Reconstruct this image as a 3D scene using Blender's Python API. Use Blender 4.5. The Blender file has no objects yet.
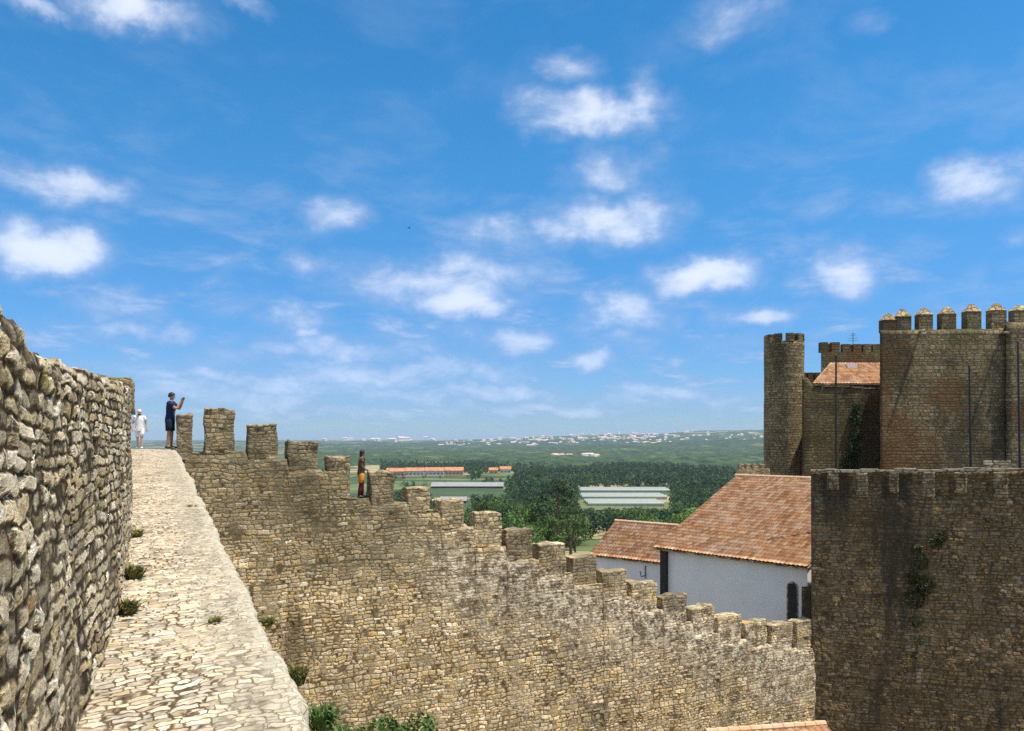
import bpy, bmesh, math, random
import numpy as np
from mathutils import Vector, Matrix, noise as mnoise

random.seed(7); rng = np.random.default_rng(7)
sc = bpy.context.scene
COL = sc.collection
F, CX, CY = 740.0, 512.0, 441.0          # focal length in pixels, horizon row: used to turn measured angles into metres
def P(px, py, Y):                         # the point seen at pixel (px,py) at depth Y
    return Vector(((px-CX)/F*Y, Y, (CY-py)/F*Y))
def nz(x, y, z, s=1.0, seed=0.0):
    return mnoise.noise(Vector((x*s+seed, y*s-seed*0.7, z*s+seed*1.3)))
def lerp(a, b, t): return a+(b-a)*t
def clamp(x, a=0.0, b=1.0): return max(a, min(b, x))
def smooth(a, b, x):
    t = clamp((x-a)/(b-a)); return t*t*(3-2*t)
def interp(tab, x):
    if x <= tab[0][0]: return tab[0][1]
    for (a, va), (b, vb) in zip(tab, tab[1:]):
        if x <= b: return lerp(va, vb, (x-a)/(b-a))
    return tab[-1][1]

# ------------------------------------------------------------------ scene tree helpers
def tag(o, label=None, cat=None, group=None, kind=None):
    if label: o['label'] = label
    if cat: o['category'] = cat
    if group: o['group'] = group
    if kind: o['kind'] = kind
    return o
def empty(name, loc=(0,0,0), rz=0.0):
    o = bpy.data.objects.new(name, None); COL.objects.link(o)
    o.location = loc; o.rotation_euler = (0,0,rz); o.empty_display_size = 0.3
    return o
def thing(name, label, cat, loc=(0,0,0), rz=0.0, group=None):
    return tag(empty(name, loc, rz), label, cat, group)
def build(name, verts, faces, mat, parent=None, uvs=None, smoothed=False, matidx=None, world=True):
    me = bpy.data.meshes.new(name)
    me.from_pydata([tuple(v) for v in verts], [], [tuple(f) for f in faces])
    if uvs is not None:
        lay = me.uv_layers.new(name='UVMap')
        li = np.empty(len(me.loops), dtype=np.int32); me.loops.foreach_get('vertex_index', li)
        lay.data.foreach_set('uv', np.asarray(uvs, dtype=np.float32)[li].ravel())
    for m in (mat if isinstance(mat, (list, tuple)) else [mat]): me.materials.append(m)
    if matidx is not None: me.polygons.foreach_set('material_index', np.asarray(matidx, dtype=np.int32))
    if smoothed: me.polygons.foreach_set('use_smooth', np.ones(len(me.polygons), dtype=bool))
    me.update()
    o = bpy.data.objects.new(name, me); COL.objects.link(o)
    if parent is not None:
        o.parent = parent
        if world: o.matrix_parent_inverse = Matrix.LocRotScale(parent.location, parent.rotation_euler, parent.scale).inverted()
    return o
def copy_tree(o, parent=None):
    c = o.copy(); COL.objects.link(c)
    if parent is not None: c.parent = parent
    for ch in list(o.children): copy_tree(ch, c)
    return c

class MB:
    """collects faces for ONE mesh"""
    def __init__(s): s.v=[]; s.f=[]; s.m=[]
    def add(s, vs, fs, mi=0):
        n=len(s.v); s.v += [tuple(v) for v in vs]; s.f += [tuple(i+n for i in f) for f in fs]; s.m += [mi]*len(fs)
    def box(s, c, sx, sy, sz, rz=0.0, mi=0):       # c = centre of the bottom
        co, si = math.cos(rz), math.sin(rz); vs=[]
        for z in (0, sz):
            for x, y in ((-1,-1),(1,-1),(1,1),(-1,1)):
                X, Y = x*sx/2, y*sy/2
                vs.append((c[0]+X*co-Y*si, c[1]+X*si+Y*co, c[2]+z))
        s.add(vs, [(3,2,1,0),(4,5,6,7),(0,1,5,4),(1,2,6,5),(2,3,7,6),(3,0,4,7)], mi)
    def prism(s, pts, z0, z1, mi=0):
        n=len(pts); vs=[(p[0],p[1],z0) for p in pts]+[(p[0],p[1],z1) for p in pts]
        s.add(vs, [tuple(reversed(range(n))), tuple(range(n,2*n))]+[(i,(i+1)%n,n+(i+1)%n,n+i) for i in range(n)], mi)
    def tube(s, pts, rads, n=8, mi=0, cap=True):
        pts=[Vector(p) for p in pts]; vs=[]; fs=[]
        for i, p in enumerate(pts):
            d=(pts[min(i+1,len(pts)-1)]-pts[max(i-1,0)]).normalized()
            a=d.cross(Vector((0.13,0.27,1)) if abs(d.z)<0.9 else Vector((1,0.2,0))).normalized(); b=d.cross(a)
            for k in range(n):
                t=2*math.pi*k/n; vs.append(p+(a*math.cos(t)+b*math.sin(t))*rads[i])
        for i in range(len(pts)-1):
            for k in range(n):
                fs.append((i*n+k, i*n+(k+1)%n, (i+1)*n+(k+1)%n, (i+1)*n+k))
        if cap: fs += [tuple(reversed(range(n))), tuple(range((len(pts)-1)*n, len(pts)*n))]
        s.add(vs, fs, mi)
    def ball(s, c, r, n=10, m=7, mi=0):
        r = r if isinstance(r, (tuple,list)) else (r,r,r); vs=[]; fs=[]
        for j in range(m+1):
            ph=math.pi*j/m
            for k in range(n):
                t=2*math.pi*k/n
                vs.append((c[0]+r[0]*math.sin(ph)*math.cos(t), c[1]+r[1]*math.sin(ph)*math.sin(t), c[2]+r[2]*math.cos(ph)))
        for j in range(m):
            for k in range(n): fs.append((j*n+k,(j+1)*n+k,(j+1)*n+(k+1)%n,j*n+(k+1)%n))
        s.add(vs, fs, mi)
    def build(s, name, mat, parent=None, smoothed=False, world=True):
        return build(name, s.v, s.f, mat, parent, None, smoothed, s.m if isinstance(mat,(list,tuple)) else None, world)

# ------------------------------------------------------------------ materials
class NT:
    def __init__(s, tree): s.t=tree; s.n=tree.nodes; s.l=tree.links
    def new(s, typ, **kw):
        n=s.n.new(typ)
        for k, v in kw.items(): setattr(n, k, v)
        return n
    def put(s, sock, v):
        if hasattr(v, 'is_output'): s.l.new(v, sock)
        elif v is not None: sock.default_value = v
    def math(s, op, a, b=None, c=None, cl=False):
        n=s.new('ShaderNodeMath', operation=op, use_clamp=cl)
        for i, v in enumerate((a,b,c)): s.put(n.inputs[i], v) if v is not None else None
        return n.outputs[0]
    def vmath(s, op, a, b=None):
        n=s.new('ShaderNodeVectorMath', operation=op)
        s.put(n.inputs[0], a)
        if b is not None: s.put(n.inputs['Scale'] if op=='SCALE' else n.inputs[1], b)
        return n.outputs['Value'] if op in ('LENGTH','DOT_PRODUCT','DISTANCE') else n.outputs[0]
    def noise(s, vec, scale, detail=4.0, rough=0.55, dist=0.0, out=0):
        n=s.new('ShaderNodeTexNoise'); s.put(n.inputs['Vector'], vec)
        n.inputs['Scale'].default_value=scale; n.inputs['Detail'].default_value=detail
        n.inputs['Roughness'].default_value=rough; n.inputs['Distortion'].default_value=dist
        return n.outputs[out]
    def vor(s, vec, feature='F1', rand=1.0, scale=1.0):
        n=s.new('ShaderNodeTexVoronoi', feature=feature); s.put(n.inputs['Vector'], vec)
        n.inputs['Scale'].default_value=scale; n.inputs['Randomness'].default_value=rand
        return n
    def mr(s, v, a, b, c=0.0, d=1.0, sm=False):
        n=s.new('ShaderNodeMapRange', interpolation_type='SMOOTHSTEP' if sm else 'LINEAR')
        s.put(n.inputs['Value'], v)
        for k, x in zip(('From Min','From Max','To Min','To Max'), (a,b,c,d)): s.put(n.inputs[k], x)
        return n.outputs[0]
    def ramp(s, fac, stops, const=False):
        n=s.new('ShaderNodeValToRGB'); cr=n.color_ramp
        if const: cr.interpolation='CONSTANT'
        while len(cr.elements)<len(stops): cr.elements.new(0.5)
        for e, (p, c) in zip(cr.elements, stops): e.position=p; e.color=(*c,1)
        s.put(n.inputs[0], fac); return n.outputs[0]
    def mix(s, fac, a, b, blend='MIX'):
        n=s.new('ShaderNodeMix', data_type='RGBA', blend_type=blend)
        s.put(n.inputs[0], fac)
        s.put(n.inputs[6], (*a,1) if isinstance(a, tuple) and len(a)==3 else a)
        s.put(n.inputs[7], (*b,1) if isinstance(b, tuple) and len(b)==3 else b)
        return n.outputs[2]
    def hsv(s, col, h=0.5, sat=1.0, val=1.0):
        n=s.new('ShaderNodeHueSaturation'); s.put(n.inputs['Color'], col)
        s.put(n.inputs['Hue'], h); s.put(n.inputs['Saturation'], sat); s.put(n.inputs['Value'], val)
        return n.outputs[0]
def new_mat(name):
    m=bpy.data.materials.new(name); m.use_nodes=True; m.node_tree.nodes.clear()
    T=NT(m.node_tree); out=T.new('ShaderNodeOutputMaterial'); b=T.new('ShaderNodeBsdfPrincipled')
    T.l.new(b.outputs[0], out.inputs[0]); b.inputs['Roughness'].default_value=0.9
    b.inputs['Specular IOR Level'].default_value=0.2
    return m, T, b, out
def plain(name, col, rough=0.7, var=0.15, scale=6.0, spec=0.3, metal=0.0, bump=0.0):
    m, T, b, out = new_mat(name)
    pos=T.new('ShaderNodeNewGeometry').outputs['Position']
    n=T.noise(pos, scale, 5, 0.6)
    c=T.mix(T.mr(n,0.3,0.7), tuple(x*(1-var) for x in col), tuple(min(1,x*(1+var)) for x in col))
    T.put(b.inputs['Base Color'], c); b.inputs['Roughness'].default_value=rough
    b.inputs['Specular IOR Level'].default_value=spec; b.inputs['Metallic'].default_value=metal
    if bump:
        bp=T.new('ShaderNodeBump'); bp.inputs['Strength'].default_value=bump; bp.inputs['Distance'].default_value=0.02
        T.put(bp.inputs['Height'], n); T.l.new(bp.outputs[0], b.inputs['Normal'])
    return m

PATH_DIR = Vector((-0.4387,0.8987,0)).normalized(); PATH_N = Vector((PATH_DIR.y,-PATH_DIR.x,0))   # towards the open edge
def masonry(name, stones, joint, size=(0.36,0.19), rand=0.75, disp=0.03, joint_w=0.10, stains=(), lichen=0.0,
            lichen_cols=((0.33,0.27,0.08),(0.42,0.40,0.36)), warp=0.10, bump=1.0, extra=None, flat=False, val=1.0, course=None, wob=0.06, fine_d=0.35, mid_d=0.7, centre=None, tint=(1.06,0.985,0.85), con=0.28, dvar=0.45, domew=0.13, along=None, render=0.35, rcol=(0.36,0.30,0.21)):
    """rubble masonry: Voronoi stones in world metres, earth joints, per-stone colour, weather stains, lichen"""
    m, T, b, out = new_mat(name)
    pos=T.new('ShaderNodeNewGeometry').outputs['Position']
    wn=T.vmath('SUBTRACT', T.noise(pos, 1.7, 3, 0.6, out=1), (0.5,0.5,0.5))
    vec=T.vmath('ADD', pos, T.vmath('SCALE', wn, warp*2.6))
    wn2=T.vmath('SUBTRACT', T.noise(pos, 9.0, 2, 0.5, out=1), (0.5,0.5,0.5))
    vec=T.vmath('ADD', vec, T.vmath('SCALE', wn2, warp*0.55))
    sv=(1/size[0],1/size[0],1/size[1]) if not flat else (1/size[0],1/size[1],0.6)
    if flat:
        cx=T.new('ShaderNodeCombineXYZ'); T.l.new(T.vmath('DOT_PRODUCT',vec,tuple(PATH_N)),cx.inputs[0]); T.l.new(T.vmath('DOT_PRODUCT',vec,tuple(PATH_DIR)),cx.inputs[1]); vec=cx.outputs[0]
    vec=T.vmath('MULTIPLY', vec, sv)
    if course:
        # courses of uneven height; in each course stones of random length
        D=Vector(course).normalized(); Nn=Vector((-D.y,D.x,0))
        xyz=T.new('ShaderNodeSeparateXYZ'); T.l.new(pos, xyz.inputs[0])
        a=T.vmath('DOT_PRODUCT', pos, tuple(D+Nn*0.93))
        Z=T.vmath('DOT_PRODUCT', pos, tuple(along)) if along else xyz.outputs[2]
        if along: a=T.vmath('DOT_PRODUCT', pos, tuple(D))
        if centre:
            a=T.math('MULTIPLY', T.math('ARCTAN2', T.math('SUBTRACT',xyz.outputs[1],centre[1]), T.math('SUBTRACT',xyz.outputs[0],centre[0])), centre[2])
        w1=T.math('SUBTRACT', T.noise(pos,0.9,3,0.55),0.5); w2=T.math('SUBTRACT', T.noise(pos,4.5,3,0.6),0.5)
        zz=T.math('ADD', Z, T.math('ADD', T.math('MULTIPLY',w1,wob*5.0), T.math('MULTIPLY',w2,wob*2.4)))
        hv=T.new('ShaderNodeTexNoise'); hv.noise_dimensions='1D'; T.put(hv.inputs['W'], zz); hv.inputs['Scale'].default_value=1.1; hv.inputs['Detail'].default_value=2
        zz=T.math('ADD', zz, T.math('MULTIPLY', T.math('SUBTRACT',hv.outputs[0],0.5), size[1]*3.6))
        q=T.math('DIVIDE', zz, size[1]); row=T.math('FLOOR', q); fr=T.math('SUBTRACT', q, row)
        w3=T.math('SUBTRACT', T.noise(T.vmath('ADD',pos,(7,3,5)),6.0,4,0.65),0.5)
        aa=T.math('ADD', T.math('DIVIDE', T.math('ADD',a,T.math('MULTIPLY',w3,wob*3.2)), size[0]), T.math('MULTIPLY', T.math('SINE', T.math('MULTIPLY',row,12.9898)), 57.0))
        cv=T.new('ShaderNodeCombineXYZ'); T.l.new(aa,cv.inputs[0]); T.l.new(T.math('MULTIPLY',row,3.71),cv.inputs[1]); vec=cv.outputs[0]
        v1=T.vor(vec,'F1',rand); v2=T.vor(vec,'DISTANCE_TO_EDGE',rand)
        for v in (v1,v2): v.voronoi_dimensions='2D'
        rowe=T.math('MULTIPLY', T.math('SUBTRACT',0.5,T.math('ABSOLUTE',T.math('SUBTRACT',fr,0.5))), 0.95*size[1]/size[0])
        edge=T.math('MINIMUM', v2.outputs['Distance'], T.math('MULTIPLY', rowe, 1.25))
    else:
        v1=T.vor(vec,'F1',rand); v2=T.vor(vec,'DISTANCE_TO_EDGE',rand); edge=v2.outputs['Distance']
    rnd=T.new('ShaderNodeSeparateColor'); T.l.new(v1.outputs['Color'], rnd.inputs[0])
    r1, r2, r3 = rnd.outputs[0], rnd.outputs[1], rnd.outputs[2]
    # a few joints wide, most tight
    jw=T.mr(T.noise(pos, 1.1, 3, 0.6), 0.35,0.7, joint_w*0.5, joint_w*1.8)
    edge=T.math('ADD', edge, T.mr(T.noise(pos,17.0,4,0.7),0.3,0.7,-0.035,0.035))
    mask=T.mr(edge, T.math('MULTIPLY',jw,0.2), jw, sm=True)
    k=len(stones)
    col=T.ramp(r1, [(i/max(1,k-1), c) for i, c in enumerate(stones)])
    fine=T.noise(pos, 22.0, 6, 0.7)
    mid=T.noise(pos, 5.0, 4, 0.65)
    col=T.hsv(col, 0.5, T.mr(r3,0,1,0.75,1.2), T.math('MULTIPLY', T.mr(r2,0,1,(1-con)*val,(1+con)*val), T.mr(fine,0.25,0.75,0.68,1.32)))
    jc=T.hsv((*joint,1), 0.5, 1.0, T.mr(mid,0.3,0.7,0.6,1.5))
    col=T.mix(mask, jc, col)
    rf=0.0
    spk=T.noise(T.vmath('ADD',pos,(3,8,1)), 9.0, 5, 0.75)
    col=T.hsv(col, 0.5, 1.0, T.mr(spk,0.28,0.72,0.55,1.45))
    if render:     # old mortar smeared over the stones here and there
        f=T.mr(T.noise(T.vmath('ADD',pos,(21,4,9)), 1.6, 6, 0.72), 0.50, 0.62, 0, render, sm=True); rf=f
        col=T.mix(f, col, T.hsv((*rcol,1),0.5,1.0,T.mr(T.noise(pos,14,4,0.7),0.3,0.7,0.5,1.4)))
    for (sc_, lo, hi, c, amt, sd, sz) in stains:
        sp=T.vmath('MULTIPLY', T.vmath('ADD', pos, (sd,sd*0.7,0)), (1,1,sz))
        f=T.mr(T.noise(sp, sc_, 5, 0.62), lo, hi, 0, amt, sm=True)
        col=T.mix(f, col, T.mix(0.55, T.mix(1.0, col, (*c,1), 'MULTIPLY'), (*[x*0.5 for x in c],1)))
    if lichen:
        f=T.mr(T.noise(pos, 3.2, 6, 0.75), 0.60, 0.68, 0, lichen, sm=True)
        col=T.mix(f, col, lichen_cols[0])
        f=T.mr(T.noise(T.vmath('ADD',pos,(13,5,2)), 4.5, 6, 0.75), 0.60, 0.67, 0, lichen*0.8, sm=True)
        col=T.mix(f, col, lichen_cols[1])
    if extra: col=extra(T, pos, col)
    col=T.mix(1.0, col, (*tint,1), 'MULTIPLY')
    T.put(b.inputs['Base Color'], col)
    # relief
    dome=T.mr(edge,0.0,domew,0.60,1.0) if course else T.mr(v1.outputs['Distance'],0.0,0.8,1.0,0.55)
    h=T.math('MULTIPLY', T.math('MULTIPLY', mask, dome), T.mr(r2,0,1,dvar,1.0))
    if render: h=T.math('ADD', T.math('MULTIPLY', h, T.math('SUBTRACT',1.0,T.math('MULTIPLY',rf,0.8))), T.math('MULTIPLY',rf,0.42))
    h=T.math('ADD', h, T.math('MULTIPLY', T.math('SUBTRACT', mid, 0.5), mid_d))
    h=T.math('ADD', h, T.math('MULTIPLY', T.math('SUBTRACT', fine, 0.5), fine_d))
    if disp:
        d=T.new('ShaderNodeDisplacement'); d.inputs['Midlevel'].default_value=0.5; d.inputs['Scale'].default_value=disp
        T.put(d.inputs['Height'], h); T.l.new(d.outputs[0], out.inputs['Displacement']); m.displacement_method='BOTH'
    else:
        bp=T.new('ShaderNodeBump'); bp.inputs['Strength'].default_value=bump; bp.inputs['Distance'].default_value=0.05
        T.put(bp.inputs['Height'], h); T.l.new(bp.outputs[0], b.inputs['Normal'])
    b.inputs['Roughness'].default_value=0.95; b.inputs['Specular IOR Level'].default_value=0.1
    return m

EDGE0 = Vector((0.81,0,0))
def walk_extra(T, pos, col):
    # the outer third of the paving is laid in grey stone, the outermost strip is pale
    d=T.math('ADD', T.vmath('DOT_PRODUCT', pos, tuple(PATH_N)), -EDGE0.dot(PATH_N))
    wob=T.math('ADD', d, T.mr(T.noise(pos,2.2,4,0.6),0.2,0.8,-0.16,0.16))
    g=T.mr(wob, -0.50,-0.34, 0,1, sm=True)
    fl=T.noise(pos, 14.0, 5, 0.7)
    grey=T.mix(T.mr(fl,0.35,0.65), (0.20,0.18,0.14), (0.52,0.48,0.38))
    col=T.mix(T.math('MULTIPLY',g,0.72), col, T.mix(0.35, grey, col))
    e=T.mr(wob,-0.13,-0.05,0,1,sm=True)
    return T.mix(T.math('MULTIPLY',e,0.45), col, (0.54,0.50,0.41))
M={}
M['parapet']=masonry('parapet_rubble', [(0.17,0.14,0.09),(0.40,0.34,0.24),(0.26,0.215,0.14),(0.52,0.47,0.385),(0.32,0.255,0.165),(0.42,0.37,0.28)], (0.040,0.030,0.019),
    size=(0.145,0.070), rand=1.0, disp=0.019, joint_w=0.15, course=PATH_DIR, wob=0.045, dvar=0.10, domew=0.10, lichen=0.8, mid_d=1.2, fine_d=1.1, render=0.45, rcol=(0.27,0.23,0.16), val=1.3, con=0.40, tint=(1.0,0.975,0.90),
    lichen_cols=((0.33,0.27,0.08),(0.62,0.60,0.54)), stains=((0.9,0.54,0.68,(0.17,0.14,0.10),0.6,3.0,0.6),(1.4,0.60,0.70,(0.40,0.22,0.11),0.6,23.0,0.9)))
M['walk']=masonry('walkway_paving', [(0.53,0.44,0.30),(0.63,0.55,0.41),(0.44,0.365,0.255),(0.58,0.515,0.40),(0.40,0.35,0.29),(0.60,0.495,0.37),(0.50,0.40,0.325)], (0.095,0.068,0.042),
    size=(0.105,0.054), rand=1.0, disp=0.008, joint_w=0.062, domew=0.05, tint=(0.93,0.91,0.86), con=0.34, course=PATH_N, along=PATH_DIR, wob=0.055, dvar=0.35, warp=0.085, mid_d=1.0, fine_d=0.8, render=0.30, rcol=(0.56,0.48,0.35), extra=walk_extra, flat=True,
    stains=((1.2,0.52,0.70,(0.30,0.26,0.19),0.5,9.0,1.0),))
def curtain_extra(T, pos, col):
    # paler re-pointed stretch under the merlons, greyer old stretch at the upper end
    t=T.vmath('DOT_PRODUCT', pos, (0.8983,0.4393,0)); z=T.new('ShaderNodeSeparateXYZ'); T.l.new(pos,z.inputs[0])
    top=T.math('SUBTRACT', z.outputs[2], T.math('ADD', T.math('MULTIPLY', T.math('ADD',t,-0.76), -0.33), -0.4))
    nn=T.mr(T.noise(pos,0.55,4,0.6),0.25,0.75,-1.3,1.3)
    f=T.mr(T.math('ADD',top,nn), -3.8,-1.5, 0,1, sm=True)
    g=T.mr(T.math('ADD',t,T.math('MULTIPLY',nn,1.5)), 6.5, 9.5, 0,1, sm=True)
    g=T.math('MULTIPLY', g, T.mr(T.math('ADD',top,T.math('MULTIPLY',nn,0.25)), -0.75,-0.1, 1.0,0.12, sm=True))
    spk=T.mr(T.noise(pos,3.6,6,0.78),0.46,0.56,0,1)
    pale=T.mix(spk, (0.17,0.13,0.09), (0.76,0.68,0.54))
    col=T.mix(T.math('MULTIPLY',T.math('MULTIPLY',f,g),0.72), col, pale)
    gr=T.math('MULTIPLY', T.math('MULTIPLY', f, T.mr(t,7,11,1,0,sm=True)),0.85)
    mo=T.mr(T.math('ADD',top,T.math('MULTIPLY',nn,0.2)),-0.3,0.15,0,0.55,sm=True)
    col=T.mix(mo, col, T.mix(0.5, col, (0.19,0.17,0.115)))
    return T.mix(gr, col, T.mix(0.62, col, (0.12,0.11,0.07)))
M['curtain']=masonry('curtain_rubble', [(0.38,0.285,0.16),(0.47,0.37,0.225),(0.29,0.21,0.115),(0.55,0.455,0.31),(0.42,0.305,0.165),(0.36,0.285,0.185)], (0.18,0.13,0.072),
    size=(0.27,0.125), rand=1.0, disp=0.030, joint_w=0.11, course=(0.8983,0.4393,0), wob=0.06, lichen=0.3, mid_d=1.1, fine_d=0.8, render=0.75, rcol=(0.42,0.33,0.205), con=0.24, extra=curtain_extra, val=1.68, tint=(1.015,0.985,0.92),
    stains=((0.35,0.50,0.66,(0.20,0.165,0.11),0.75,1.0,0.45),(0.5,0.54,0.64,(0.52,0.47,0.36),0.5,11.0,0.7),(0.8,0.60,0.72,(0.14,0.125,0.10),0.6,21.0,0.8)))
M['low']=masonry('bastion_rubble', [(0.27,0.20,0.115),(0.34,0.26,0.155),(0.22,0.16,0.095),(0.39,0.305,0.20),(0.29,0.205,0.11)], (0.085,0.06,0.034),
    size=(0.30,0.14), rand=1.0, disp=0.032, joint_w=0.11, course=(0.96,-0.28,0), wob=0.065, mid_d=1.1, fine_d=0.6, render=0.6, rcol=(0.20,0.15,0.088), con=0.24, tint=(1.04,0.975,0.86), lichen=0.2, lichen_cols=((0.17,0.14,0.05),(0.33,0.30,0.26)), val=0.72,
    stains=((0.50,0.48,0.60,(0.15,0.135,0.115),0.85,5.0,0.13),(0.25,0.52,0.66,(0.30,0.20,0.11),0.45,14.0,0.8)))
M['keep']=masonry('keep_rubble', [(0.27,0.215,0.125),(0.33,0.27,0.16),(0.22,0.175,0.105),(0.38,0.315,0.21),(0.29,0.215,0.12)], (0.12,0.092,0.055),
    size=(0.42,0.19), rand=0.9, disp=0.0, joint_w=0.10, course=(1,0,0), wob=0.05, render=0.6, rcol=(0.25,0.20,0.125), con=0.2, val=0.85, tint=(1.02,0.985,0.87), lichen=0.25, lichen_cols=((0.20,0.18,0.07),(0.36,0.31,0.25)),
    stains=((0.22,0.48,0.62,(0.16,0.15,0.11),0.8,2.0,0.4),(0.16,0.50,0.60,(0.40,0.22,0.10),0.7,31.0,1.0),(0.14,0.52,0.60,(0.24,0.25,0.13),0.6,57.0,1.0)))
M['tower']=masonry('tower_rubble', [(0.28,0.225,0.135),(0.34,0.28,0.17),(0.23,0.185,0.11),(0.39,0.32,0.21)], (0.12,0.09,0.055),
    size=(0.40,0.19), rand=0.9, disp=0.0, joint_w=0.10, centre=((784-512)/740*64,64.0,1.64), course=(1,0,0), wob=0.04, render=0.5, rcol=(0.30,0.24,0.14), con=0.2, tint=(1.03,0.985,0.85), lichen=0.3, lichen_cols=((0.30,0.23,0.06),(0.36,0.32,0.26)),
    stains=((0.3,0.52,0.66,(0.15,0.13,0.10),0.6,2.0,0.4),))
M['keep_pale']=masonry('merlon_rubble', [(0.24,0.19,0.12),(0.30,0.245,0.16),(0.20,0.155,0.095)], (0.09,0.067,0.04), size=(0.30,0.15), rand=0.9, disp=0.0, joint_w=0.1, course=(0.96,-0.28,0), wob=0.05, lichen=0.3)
M['cap']=masonry('cap_stone', [(0.40,0.33,0.22),(0.46,0.38,0.26),(0.34,0.26,0.15)], (0.12,0.09,0.05), size=(0.4,0.25), rand=0.7, disp=0.0,
    lichen=0.7, lichen_cols=((0.40,0.22,0.06),(0.5,0.45,0.38)))
M['coping']=masonry('coping_stone', [(0.36,0.32,0.25),(0.44,0.40,0.32),(0.28,0.24,0.18)], (0.10,0.08,0.05), size=(0.6,0.3), rand=0.8, disp=0.0, lichen=0.5)
M['pale_floor']=masonry('terrace_stone', [(0.42,0.38,0.30),(0.48,0.44,0.36)], (0.2,0.17,0.12), size=(0.6,0.6), rand=0.8, disp=0.0, flat=True)

def tile_mat():
    m, T, b, out = new_mat('roof_tiles')
    uv=T.new('ShaderNodeTexCoord').outputs['UV']; pos=T.new('ShaderNodeNewGeometry').outputs['Position']
    q=T.vmath('FLOOR', T.vmath('MULTIPLY', uv, (1/0.24,1/0.38,1)))
    w=T.new('ShaderNodeTexWhiteNoise'); w.noise_dimensions='2D'; T.l.new(q, w.inputs['Vector'])
    col=T.ramp(w.outputs['Value'], [(0,(0.30,0.145,0.075)),(0.2,(0.43,0.215,0.11)),(0.45,(0.49,0.26,0.14)),(0.7,(0.55,0.32,0.185)),(0.92,(0.60,0.41,0.265)),(1,(0.46,0.22,0.10))])
    big=T.noise(pos, 0.55, 5, 0.65)
    col=T.hsv(col, 0.5, T.mr(big,0.3,0.7,1.15,0.85), T.mr(T.noise(pos,3.0,5,0.7),0.3,0.7,0.82,1.2))
    f=T.mr(T.noise(T.vmath('ADD',pos,(4,9,1)),2.2,6,0.75),0.56,0.70,0,0.45,sm=True)
    col=T.mix(f, col, (0.27,0.19,0.12))
    col=T.mix(1.0, col, (1.0,0.97,0.90,1), 'MULTIPLY')
    T.put(b.inputs['Base Color'], col); b.inputs['Roughness'].default_value=0.9
    bp=T.new('ShaderNodeBump'); bp.inputs['Strength'].default_value=0.5; bp.inputs['Distance'].default_value=0.02
    T.put(bp.inputs['Height'], T.noise(pos, 18, 5, 0.7)); T.l.new(bp.outputs[0], b.inputs['Normal'])
    return m
M['tile']=tile_mat()
def limewash():
    m, T, b, out = new_mat('white_limewash')
    pos=T.new('ShaderNodeNewGeometry').outputs['Position']
    n=T.noise(pos,0.8,6,0.7); s=T.noise(T.vmath('MULTIPLY',pos,(2.5,2.5,0.25)),1.0,5,0.65)
    col=T.mix(T.mr(n,0.35,0.7), (0.87,0.835,0.79), (0.78,0.75,0.70))
    col=T.mix(T.mr(s,0.58,0.75,0,0.35), col, (0.48,0.45,0.39))
    T.put(b.inputs['Base Color'], col)
    bp=T.new('ShaderNodeBump'); bp.inputs['Strength'].default_value=0.25; bp.inputs['Distance'].default_value=0.02
    T.put(bp.inputs['Height'], T.noise(pos,6,5,0.6)); T.l.new(bp.outputs[0], b.inputs['Normal'])
    return m
M['white']=limewash()
def leaf_mat(name, cols, rough=0.6, trans=0.25):
    m, T, b, out = new_mat(name)
    g=T.new('ShaderNodeNewGeometry')
    oi=T.new('ShaderNodeObjectInfo')
    col=T.ramp(g.outputs['Random Per Island'], [(i/max(1,len(cols)-1), c) for i, c in enumerate(cols)])
    col=T.hsv(col, T.mr(oi.outputs['Random'],0,1,0.485,0.515), 1.0, T.math('MULTIPLY', T.mr(oi.outputs['Random'],0,1,0.8,1.25), T.math('MULTIPLY', T.mr(T.noise(g.outputs['Position'],0.9,3),0.3,0.7,0.75,1.25), T.mr(T.noise(g.outputs['Position'],0.035,4,0.7),0.35,0.65,0.65,1.5))))
    T.put(b.inputs['Base Color'], col); b.inputs['Roughness'].default_value=rough
    tr=T.new('ShaderNodeBsdfTranslucent'); T.put(tr.inputs[0], col)
    mx=T.new('ShaderNodeMixShader'); mx.inputs[0].default_value=trans
    T.l.new(b.outputs[0], mx.inputs[1]); T.l.new(tr.outputs[0], mx.inputs[2]); T.l.new(mx.outputs[0], out.inputs[0])
    return m
M['leaf']=leaf_mat('broad_leaves', [(0.055,0.105,0.026),(0.085,0.15,0.036),(0.115,0.18,0.042),(0.07,0.12,0.036)])
M['dark_leaf']=leaf_mat('pine_needles', [(0.026,0.056,0.022),(0.042,0.080,0.028),(0.062,0.104,0.034)])
M['yellow_leaf']=leaf_mat('yellow_green_leaves', [(0.14,0.17,0.04),(0.19,0.21,0.06),(0.10,0.14,0.035)])
M['weed_leaf']=leaf_mat('weed_leaves', [(0.17,0.175,0.04),(0.25,0.22,0.07),(0.11,0.135,0.035),(0.32,0.26,0.11)])
M['ivy_leaf']=leaf_mat('creeper_leaves', [(0.030,0.045,0.018),(0.06,0.075,0.022),(0.10,0.105,0.035)])
M['bark']=plain('bark',(0.11,0.085,0.06),0.9,0.3,8)
M['dark_metal']=plain('dark_metal',(0.03,0.028,0.026),0.55,0.2,6,0.4,0.3)
M['white_paint']=plain('white_paint',(0.78,0.77,0.74),0.6,0.06)
M['dark_wood']=plain('dark_wood',(0.035,0.030,0.028),0.8,0.3,4)
M['greenhouse']=plain('greenhouse_film',(0.26,0.285,0.24),0.45,0.10,0.3)
M['grey_roof']=plain('fibre_cement',(0.25,0.25,0.235),0.8,0.15,0.2)
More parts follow.
